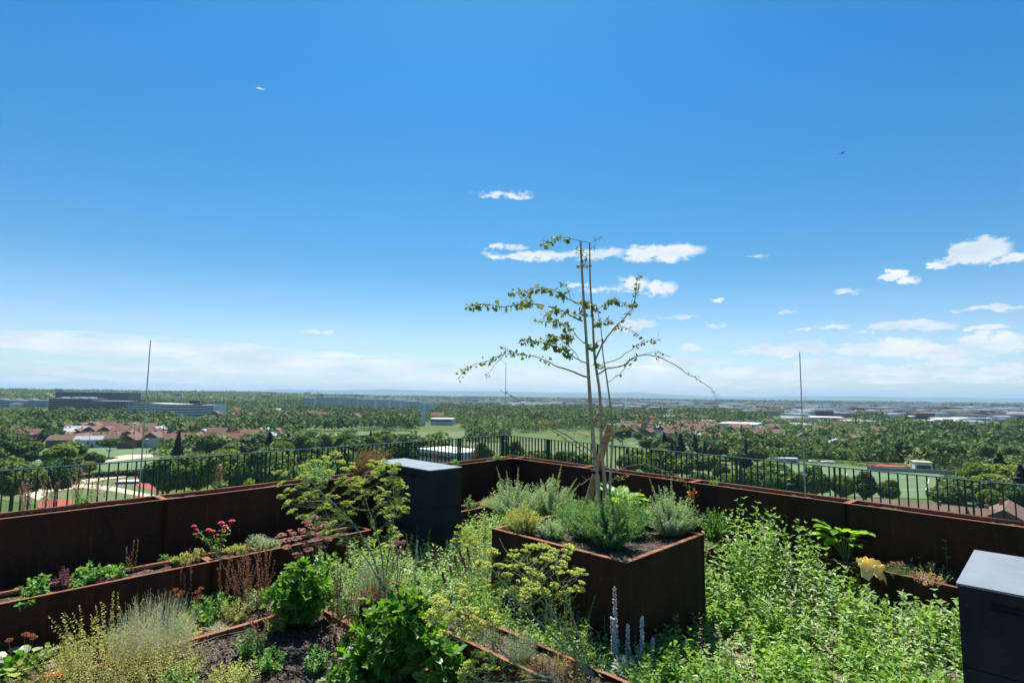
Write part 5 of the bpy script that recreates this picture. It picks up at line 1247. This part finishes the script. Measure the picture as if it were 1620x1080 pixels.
for (x, y, r) in [(972,928,1.0),(971,978,.8),(993,988,.8),(1016,975,1.1),(1033,1010,.8),(968,975,.7)]:
    Hd = P(x, y, B0[1] + rng.uniform(-.05, .15)) - B0; C = smooth(np.array([[Hd[0] * .55, 0, 0], [Hd[0] * .9, Hd[1], Hd[2] * .5], Hd]), 4)[None]; tubes(p.g('stems', 'silver'), C, .006, .003, 5); spike(p, C, 'woolly', 'flower_spikes', .42, 190, .022, .017, taper=.5); leaves_on(p.g('foliage', 'silver'), C, T_LANCE, 6, 2, .06, .2, .6, .4)
p.done()
stalks('tall grey woolly spike in front of the left cabinet', 657, 925, .30, 1, .01, .52, 'silver', lean=.02, size=.014, rad=.014, t0=.4, m=130, stem='silver', name='mullein_spike', hv=.02)
p = Plant('purple_hyssop', 'dark purple flower spikes rising left of the tree box', 'flower', U(738, 975, .05)); B0 = np.array(p.t.location)
for (x, y, y2) in [(735,868,.7),(727,878,.7),(747,865,.72),(696,860,.7),(708,905,.75),(712,915,.7),(670,918,.8),(720,895,.7),(740,880,.7),(680,940,.8)]:
    Hd = P(x - 8, y, B0[1] + rng.uniform(-.1, .2)) - B0; C = smooth(np.array([[rng.uniform(-.1, .1), 0, 0], [Hd[0] + .06, Hd[1], Hd[2] * .55], Hd]), 4)[None]; tubes(p.g('stems', 'stem_g'), C, .004, .003, 5); spike(p, C, 'darkpurple', 'flower_spikes', y2, 110, .017, .014, taper=.5); leaves_on(p.g('foliage', 'mint'), C, T_LANCE, 8, 2, .06, .15, .7, .4)
p.done()
stalks('small mauve flowers in the dark gap before the tree box', 1048, 1062, .0, 7, .12, .30, 'purple', lean=.1, size=.014, t0=.6, m=14, stem='stem_g', name='mauve_flowers')

# ---- bottom left bushes
p, Q = bush('oregano_bush', 'spreading yellow green oregano bush at the bottom left corner', U(150, 1085, 0.0), T_OVAL, 'oregano', n=190, rb=.35, rt=.62, h=.38, nodes=14, per=2, size=.024, elev=.3, flat=.45, stem='stem_b'); flowers(p, Q, 'oregano', .012, 10, .015); p.done()
p, Q = bush('oregano_bush', 'second oregano bush right of the corner one, under the silver grass', U(250, 1082, 0.03), T_OVAL, 'oregano', n=130, rb=.3, rt=.42, h=.34, nodes=12, per=2, size=.024, elev=.3, flat=.4, stem='stem_b'); p.done()
p, Q = bush('lavender_bush', 'tall greyish tuft of grass like lavender in the bottom left', U(240, 1050, 0.03), T_BLADE, 'silver_grass', n=330, rb=.30, rt=.36, h=.58, nodes=10, per=2, size=.07, elev=.9, width=.35, stem='silver_grass', flat=.25, sr=.0016, bend=.3); p.done()
p, Q = bush('upright_herb', 'upright greenish flower stalks left of the lavender, against the trough', U(165, 1040, 0.0), T_OVAL, 'oregano', n=26, rb=.30, rt=.45, h=.55, nodes=20, per=2, size=.03, elev=.2, stem='stem_b', flat=.3); p.done()
def orange(label, pts, base, z=.02):
    p = Plant('dry_flower_heads', label, 'flower', U(*base, z)); B0 = np.array(p.t.location)
    for (x, y) in pts:
        Hd = P(x, y, B0[1]) - B0; C = smooth(np.array([[Hd[0] * .5, 0, 0], Hd * [.8, 1, .5], Hd]), 3); tubes(p.g('stems', 'stem_b'), C[None], .003, .002, 4)
        k = 70; d = rdir(k); place(p.g('heads', 'orange_head'), T_BLOB, Hd + d * [.028, .028, .014], d, rdir(k), .010)
    leaves_on(p.g('foliage', 'lovage'), curves(disc(14, .05), disc(14, .22) + [0, 0, .14], .6), T_ROUND, 4, 1, .09, .3, 1, .2); p.done()
orange('orange brown dry heads in front of the low trough, left of the dense stalks', [(268,935),(278,932),(284,940),(272,945),(288,936)], (285, 985))
orange('orange brown dry heads right of the first orange group', [(312,936),(316,942),(310,946),(318,930)], (325, 985))
orange('orange dry heads low above pale leaves at the left edge', [(40,1003),(49,1005),(53,1008),(14,1012),(8,1038)], (35, 1062))
broad('nasturtium_plant', 'pale round leaves at the left edge below the trough', U(35, 1068, 0), 16, .11, 'mint2', h=.16, rt=.25, T=T_ROUND).done()
for (x, y, lab, m_, n, rt, h, s) in [(30, 1062, 'low dark leaves under the pale round ones at the left edge', 'lovage', 20, .2, .1, .07), (335, 972, 'dark green sage bush between the orange heads and the drip hose', 'sage', 44, .22, .24, .06), (370, 982, 'yellow green leafy herb beside the gravel strip', 'oregano', 60, .20, .22, .035),
   (290, 1000, 'yellow green tuft right of the silver grass', 'oregano', 40, .14, .18, .03), (300, 1010, 'second small yellow green tuft by the edging', 'oregano', 36, .14, .12, .03), (345, 1000, 'little grey grass tuft on the gravel strip', 'silver_grass', 30, .12, .1, .05),
   (395, 1040, 'grey green herb with pale stems in the soil bed', 'sage', 40, .16, .26, .05), (425, 1060, 'small green plant with orange tips beside the drip hoses', 'sage', 30, .15, .20, .05), (365, 1085, 'low green herb at the bottom edge of the soil bed', 'oregano', 60, .25, .18, .035),
   (500, 1062, 'young green plant standing right of the drip hoses', 'sage', 22, .14, .22, .05), (545, 1022, 'small dark herb at the foot of the steel edging', 'lovage', 18, .1, .12, .04), (285, 1088, 'pale green herb at the bottom edge under the oregano', 'mint', 40, .22, .2, .045), (405, 962, 'dusty green plant behind the gravel strip', 'mint2', 30, .2, .22, .05), (440, 1000, 'reddish green herb left of the lovage', 'oregano', 30, .16, .25, .035)]:
    p, Q = bush('garden_herb', lab, U(x, y, .03), T_OVAL if m_ != 'silver_grass' else T_BLADE, m_, n=n, rb=rt * .5, rt=rt, h=h, nodes=8, per=2, size=s, elev=.35); p.done()
p, Q = bush('moss_tuft', 'bright green low tuft at the bottom left on the gravel', U(32, 1072, 0), T_BLADE, 'rosemary', n=160, rb=.16, rt=.2, h=.05, nodes=3, per=2, size=.04, elev=1.); p.done()
# ---- plants in the low left trough
for (x, y, lab, m_, n, rt, h, s) in [(57, 928, 'leafy young sage at the left end of the low trough', 'sage', 16, .15, .20, .08), (35, 940, 'low green leaves at the left edge of the low trough', 'sage', 10, .1, .05, .06), (143, 905, 'sage with upright bright leaves, middle of the low trough', 'sage', 14, .14, .20, .08), (118, 915, 'small sage shoot left of the upright one', 'sage', 8, .08, .08, .06), (180, 897, 'sage plant with broad bright leaves right of the upright one', 'sage', 16, .16, .13, .08),
    (98, 918, 'dark woody heather with brown flower tips in the low trough', 'darkpurple', 40, .09, .25, .02), (168, 905, 'flat purplish thyme mat over the rim of the low trough', 'darkpurple', 50, .12, .06, .03), (262, 884, 'small white leaved shoot behind the low trough', 'sage', 10, .08, .12, .05),
    (290, 885, 'yellow brown low plant left of the trough divider', 'oregano', 60, .14, .14, .035), (308, 880, 'yellow green leaves on the trough divider', 'oregano', 40, .13, .16, .04), (420, 862, 'grey green lavender mound in the low trough', 'artem', 90, .20, .14, .035), (405, 858, 'second grey mound behind the lavender mound', 'artem', 60, .16, .18, .03), (375, 868, 'reddish green sprawling plant beside the pink flowers', 'oregano', 40, .16, .12, .035)]:
    p, Q = bush('trough_herb', lab, U(x, y + (17 if x < 250 else 9), ZT), T_OVAL, m_, n=n, rb=rt * .4, rt=rt, h=h, nodes=7 if s > .04 else 14, per=2, size=s, elev=.4)
    if 'lavender' in lab or 'second grey' in lab: flowers(p, Q[:30], 'purple', .012, 5, .01)
    p.done()
p = Plant('zinnia_flowers', 'pink flowers on leafy stems in the low left trough', 'flower', U(345, 884, ZT)); B0 = np.array(p.t.location)
pts = [(307,832,.8),(310,838,.8),(330,838,1),(337,840,.8),(350,827,1.1),(356,832,1),(367,824,1.1),(354,838,.7),(308,845,.6),(344,846,.5)]; T_ = np.array([P(x, y, B0[1] + rng.uniform(-.08, .08)) - B0 for x, y, _ in pts]); Q = curves(disc(len(pts), .06), T_, .4)
tubes(p.g('stems', 'stem_g'), Q, .004, .003, 5); leaves_on(p.g('foliage', 'mint'), Q, T_LANCE, 6, 2, .07, .2, .9, .2)
for (x, y, s), tp in zip(pts, T_):
    for ring_, (k, r, e) in enumerate(((14, .030, .15), (12, .022, .5), (8, .012, 1.0))):
        a = np.arange(k) * 6.283 / k + ring_; D = np.stack([np.cos(a) * math.cos(e), np.sin(a) * math.cos(e), math.sin(e) + 0 * a], 1); place(p.g('petals', 'pink'), T_OVAL, tp + D * .004 + [0, 0, .003 * ring_], D, [0, 0, 1], r * s * 1.15)
    place(p.g('centres', 'orange_head'), T_BLOB, tp[None] + [0, 0, .012], [[0, 0, 1]], [[1, 0, 0]], .012)
p.done()
# right of the cabinet, low trough
for (x, y, lab, m_, n, rt, h, s) in [(742, 807, 'green sprig at the right side of the left cabinet', 'sage', 26, .14, .24, .04), (775, 804, 'yellow green herb in the trough left of the tree box', 'oregano', 60, .22, .2, .035), (790, 802, 'pale herb at the far trough behind the artemisia', 'artem', 50, .2, .22, .03)]:
    p, Q = bush('trough_herb', lab, U(x, y, ZT), T_OVAL, m_, n=n, rb=rt * .5, rt=rt, h=h, nodes=9, size=s); p.done()
# ---- right trough
p = broad('rhubarb_plant', 'rhubarb with large wavy green leaves in the right trough', U(1338, 888, ZT), 26, .22, 'broad', h=.42, rt=.22, T=TW, width=1.3); p.done()
lovage('leafy green plant behind the rhubarb in the right trough', 1375, 882, ZT, 18, .22, .34, .09, 'broad').done()
p = Plant('yellow_leaf', 'crumpled yellow and cream withered leaf draped over the right trough rim', 'leaf', U(1376, 897, TZt + .03)); n_ = 11
V = []; 
for i in range(n_):
    for j in range(n_):
        u, v = i / (n_ - 1) - .5, j / (n_ - 1) - .5; w_ = math.sqrt(max(0, .25 - u * u * .8)) * 2; V.append((u * .30, v * .20 * w_ - .03, .07 + .03 * math.sin(u * 17 + v * 6) + .025 * math.sin(v * 21 + u * 8) - .45 * max(0, -v) ** 1.5 - .25 * max(0, u) ** 2))
p.g('blade', 'yellowleaf').add(V, np.array([[a * n_ + b, (a + 1) * n_ + b, (a + 1) * n_ + b + 1, a * n_ + b + 1] for a in range(n_ - 1) for b in range(n_ - 1)])); tubes(p.g('stalk', 'stem_pale'), np.array([[[-.15, .1, .02], [-.05, .04, .07], [.0, 0, .08]]]), .008, .004, 6); p.done()
p, Q = bush('thyme_bush', 'thyme mound with pinkish flowers in the right trough', U(1425, 913, ZT), T_NEEDLE, 'rosemary', n=170, rb=.14, rt=.2, h=.16, nodes=20, per=2, size=.03, width=.5); flowers(p, Q[:70], 'pink_dry', .012, 6, .008); p.done()
p, Q = bush('thyme_bush', 'reddish orange low plant at the right end of the right trough', U(1470, 924, ZT), T_OVAL, 'seed_pale', n=60, rb=.12, rt=.2, h=.12, nodes=8, per=2, size=.03); p.done()
p, Q = bush('trough_herb', 'yellow green herb beside the reddish one in the right trough', U(1480, 920, ZT), T_OVAL, 'oregano', n=50, rb=.1, rt=.18, h=.2, nodes=8, per=2, size=.03); p.done()

# ---- mint and ground cover
def inside(a, b, boxes):
    m_ = np.zeros(len(a), bool)
    for (a0, a1, b0, b1) in boxes: m_ |= (a > a0) & (a < a1) & (b > b0) & (b < b1)
    return m_
SOLID = [(4.58, 6.26, 2.94, 4.86), (5.06, 5.76, 6.6, 8.3), (4.83, 6.1, -1.2, .6), (7.84, 8.34, -2, 2.35), (6.9, 8.15, 3.4, 5.0), (3.40, 3.95, 2.4, 5.8)]
def field(name, rect, dens, hfun, T, leaf, size, nodes=8, per=2, stem='stem_g', width=1., elev=.25, thin=None, lean=.12):
    a0, a1, b0, b1 = rect; n = int(dens * (a1 - a0) * (b1 - b0)); a = rng.uniform(a0, a1, n); b = rng.uniform(b0, b1, n)
    ok = ~inside(a, b, SOLID)
    if thin is not None: ok &= rng.uniform(0, 1, n) < thin(a, b)
    a, b = a[ok], b[ok]; n = len(a)
    if n == 0: return
    B = a[:, None] * EA + b[:, None] * EB; h = hfun(a, b) * rng.uniform(.65, 1.2, n)
    Tp = B + rng.normal(0, 1, (n, 3)) * (h * lean)[:, None]; Tp[:, 2] = h; Q = curves(B, Tp, .3, 5)
    t = Plant(name, '', '', (0, 0, 0)) if False else None
    g1, g2 = G(), G(); tubes(g1, Q, .0028, .0015, 3); leaves_on(g2, Q, T, nodes, per, size, .12, 1., elev, width=width, taper=.35)
    o = g2.build(name, leaf); structure(o, 'stuff'); o2 = g1.build(name + '_stems', stem); structure(o2, 'stuff')
def hm_(a, b):
    tall = np.clip((a - 6.2) / 1.2, 0, 1) * np.clip((b - 1.9) / .7, 0, 1); mid = np.clip((a - 6.6) / 1.0, 0, 1)
    bump = .5 + .5 * np.sin(a * 3.1 + 1.3 * np.sin(b * 2.7)) * np.cos(b * 3.3 + a)
    return .22 + .52 * tall + .14 * mid + .12 * bump
def th_(a, b):
    bump = np.sin(a * 2.3 + 2 * np.sin(b * 1.9)) * np.cos(b * 2.9 - a * 1.3)
    return np.clip(.85 + 1.0 * bump, .05, 1)
field('mint_ground_cover', (4.0, 8.2, -.9, 3.6), 150, hm_, T_MINT, 'mint', .090, 8, thin=th_)
field('mint_ground_cover', (8.36, 8.50, .1, 1.7), 150, lambda a, b: .74 + .12 * np.sin(b * 7), T_MINT, 'mint', .085, 9)
field('mint_ground_cover', (6.4, 7.9, .7, 3.3), 30, lambda a, b: hm_(a, b) + .1, T_MINT, 'mint2', .09, 9)
field('mint_ground_cover', (4.1, 7.0, -.8, 2.6), 12, lambda a, b: .42 + 0 * a, T_LOBED, 'broad', .075, 8)
field('mint_ground_cover', (4.0, 7.8, -.9, 2.9), 60, lambda a, b: .16 + .05 * np.sin(a * 5), T_MINT, 'mint2', .070, 6, thin=lambda a, b: np.clip(.8 - .9 * np.sin(a * 2.3 + 2 * np.sin(b * 1.9)) * np.cos(b * 2.9 - a * 1.3), 0, 1))
field('thyme_ground_cover', (4.3, 6.0, .1, 2.3), 130, lambda a, b: .16 + 0 * a, T_BLADE, 'artem', .05, 6, width=.5, elev=.8, thin=lambda a, b: np.clip(1.2 - ((a - 5.1) / .7) ** 2 - ((b - 1.2) / .8) ** 2, 0, 1))
hm2 = lambda a, b: .30 + .10 * np.sin(a * 4 + b * 3)
field('mint_ground_cover', (3.98, 7.3, 4.9, 7.35), 60, lambda a, b: .46 + 0 * a, T_MINT, 'mint2', .08, 9)
field('mint_ground_cover', (3.98, 7.3, 4.9, 7.35), 140, hm2, T_MINT, 'mint', .075, 8)
field('mint_ground_cover', (5.76, 7.4, 4.8, 7.4), 60, lambda a, b: .50 + 0 * a, T_MINT, 'mint', .075, 9)
field('mint_ground_cover', (3.98, 4.56, 2.4, 6.0), 190, lambda a, b: .36 + .08 * np.sin(b * 6), T_MINT, 'mint', .065, 8)
field('mint_ground_cover', (3.98, 4.56, 2.4, 6.0), 100, lambda a, b: .34 + 0 * a, T_OVAL, 'mint2', .04, 6)
field('mint_ground_cover', (3.95, 5.0, 1.3, 2.9), 120, lambda a, b: .24 + 0 * a, T_MINT, 'mint', .060, 7)
field('trough_ground_cover', (3.48, 3.88, 2.6, 5.7), 0, lambda a, b: .39 + .12 + 0 * a, T_NEEDLE, 'fennel_leaf', .05, 12, width=.3, elev=.5, stem='stem_fennel') if False else None
field('weed_ground_cover', (1.6, 3.3, 6.55, 7.2), 60, lambda a, b: .05 + .03 * np.sin(a * 9), T_BLADE, 'rosemary', .05, 4, width=.6, elev=.9, thin=lambda a, b: np.clip(np.sin(a * 4 + 1) * np.cos(b * 7) + .2, 0, 1))
field('weed_ground_cover', (-.5, 1.7, 5.9, 7.2), 40, lambda a, b: .05 + 0 * a, T_OVAL, 'mint', .035, 4, elev=.6, thin=lambda a, b: np.clip(np.sin(a * 5) * np.cos(b * 6) + .2, 0, 1))
p, Q = bush('front_trough_litter', 'dry brown straw hanging over the left rim of the front trough', U(590, 945, .37), T_BLADE, 'drygrass', n=120, rb=.18, rt=.26, h=.07, nodes=5, per=2, size=.06, elev=.3, stem='stem_b'); p.done()
p, Q = bush('front_trough_litter', 'dry brown plant litter at the bottom end of the front trough', U(880, 1066, .36), T_BLADE, 'drygrass', n=160, rb=.22, rt=.3, h=.06, nodes=5, per=2, size=.05, elev=.3, stem='stem_b'); p.done()

SOLID2 = SOLID; SOLID = SOLID[:-1]
field('fine_stem_cover', (3.48, 3.86, 2.7, 5.7), 50, lambda a, b: .70 + .2 * np.sin(b * 5), T_NEEDLE, 'fennel_leaf', .055, 34, 3, width=.3, elev=.6, stem='stem_fennel')
field('fine_stem_cover', (3.48, 3.86, 2.6, 5.7), 60, lambda a, b: .47 + 0 * a, T_BLADE, 'drygrass', .05, 5, width=.5, elev=.5, stem='stem_b')
field('mint_ground_cover', (3.5, 3.86, 2.7, 5.5), 80, lambda a, b: .52 + .06 * np.sin(b * 9), T_OVAL, 'oregano', .035, 12)
SOLID = SOLID2
field('mint_ground_cover', (3.35, 3.98, 5.82, 7.2), 150, lambda a, b: .30 + .08 * np.sin(b * 6), T_MINT, 'mint', .065, 8)
field('silver_stem_cover', (3.35, 3.98, 5.82, 6.8), 60, lambda a, b: .36 + 0 * a, T_LANCE, 'silver', .08, 9, 2, width=.8, elev=.6, stem='stem_pale')
field('fine_stem_cover', (3.98, 4.56, 2.9, 6.4), 34, lambda a, b: .55 + .15 * np.sin(b * 4), T_NEEDLE, 'fennel_leaf', .06, 40, 3, width=.3, elev=.6, stem='stem_fennel')
field('fine_stem_cover', (4.5, 5.0, 4.9, 7.0), 22, lambda a, b: .62 + .1 * np.sin(b * 4), T_NEEDLE, 'fennel_leaf', .06, 40, 3, width=.3, elev=.6, stem='stem_fennel')
field('dry_stem_cover', (4.1, 7.6, -.8, 3.2), 5, lambda a, b: hm_(a, b) + .12, T_LANCE, 'seed_pale', .035, 9, 2, stem='stem_b')
field('dry_stem_cover', (3.98, 6.5, 4.9, 7.2), 7, lambda a, b: .5 + 0 * a, T_LANCE, 'seed_pale', .03, 12, 2, stem='stem_b')
field('silver_stem_cover', (3.98, 4.56, 3.2, 5.6), 26, lambda a, b: .42 + 0 * a, T_LANCE, 'silver', .06, 12, 2, width=.6, elev=.6, stem='stem_pale')

# ---- hoses, stones, brick
def hose(label, pts, z=.055):
    Q = smooth(np.array([U(x, y, z) for x, y in pts]), 6); Q[:, 2] += .004 * np.sin(np.arange(len(Q)) * .8); g = G(); L0 = Q[0].copy()
    t = thing('drip_hose', label, 'hose', L0, 0, 'black drip hoses in the soil bed'); tubes(g, (Q - L0)[None], .009, .009, 8); g.build('pipe', 'hose', t)
    k = len(Q) // 2; G().box(Q[k] - L0 + [0, 0, .02], (.014, .014, .06)).build('peg', 'hose', t)
hose('upper drip hose curving below the lovage', [(430,1026),(455,1027),(480,1028),(510,1033),(540,1042),(560,1055)])
hose('lower drip hose at the bottom of the soil bed', [(395,1056),(425,1055),(450,1058),(475,1065),(492,1080)])
hose('drip hose crossing the left half of the soil bed', [(308,1075),(325,1063),(345,1052),(365,1043),(376,1034),(372,1025)])
hose('drip hose running under the right side of the lovage', [(480,995),(500,1008),(515,1020),(530,1030)])
hose('drip hose along the steel edging of the soil bed', [(285,1028),(320,1015),(360,1003),(395,996),(430,985)])
hose('drip hose lying in the gravel before the low trough', [(305,976),(335,968),(352,962)], .03)
hose('drip hose at the left edge below the trough', [(-20,1075),(20,1066),(50,1056),(80,1048)], .03)
for (x, y, s, lab) in [(485, 1042, .03, 'small pale stone between the drip hoses'), (552, 1026, .045, 'pale stone right of the drip hoses'), (420, 1010, .02, 'tiny stone beside the lovage shade')]:
    g = G(); k = 7; V = nrm(rng.normal(size=(60, 3))) * [1, .8, .55] * s
    import bmesh
    bm = bmesh.new(); [bm.verts.new(v) for v in V]; bmesh.ops.convex_hull(bm, input=bm.verts); me = bpy.data.meshes.new('stone'); bm.to_mesh(me); bm.free(); me.materials.append(M['stone'])
    o = bpy.data.objects.new('stone', me); COL.objects.link(o); o.location = Vector(U(x, y, .05)); tag(o, lab, 'stone')
g = G(); g.box((0, 0, .03), (.16, .09, .06)); o = g.build('brick', 'brick'); o.location = Vector(U(88, 1076, .02)); o.rotation_euler = (0, .1, .5)
bv = o.modifiers.new('bevel', 'BEVEL'); bv.width = .006; bv.segments = 2; tag(o, 'broken orange red brick lying at the bottom left', 'brick')

# drop prototypes that were never placed
for o in [o for o in list(COL.objects) if o.parent is None and o.location.z < -400 or (o.name.startswith('house') and o.parent is None and o.get('label') == 'house')]:
    for c in list(o.children):
        for d in list(c.children): bpy.data.objects.remove(d)
        bpy.data.objects.remove(c)
    bpy.data.objects.remove(o)
# ------------------------------------------------------------------ haze
hz = G().box((0, 0, (-36 + 160) / 2), (33000, 33000, 196)).build('haze', M['slot']); structure(hz, 'stuff')
m = bpy.data.materials.new('haze_air'); m.use_nodes = True; nt = m.node_tree; nt.nodes.clear()
o_ = nt.nodes.new('ShaderNodeOutputMaterial'); pv = nt.nodes.new('ShaderNodeVolumePrincipled')
pv.inputs['Color'].default_value = (.42, .64, .92, 1); pv.inputs['Density'].default_value = HAZE; pv.inputs['Anisotropy'].default_value = .2
nt.links.new(pv.outputs[0], o_.inputs['Volume']); hz.data.materials.clear(); hz.data.materials.append(m)
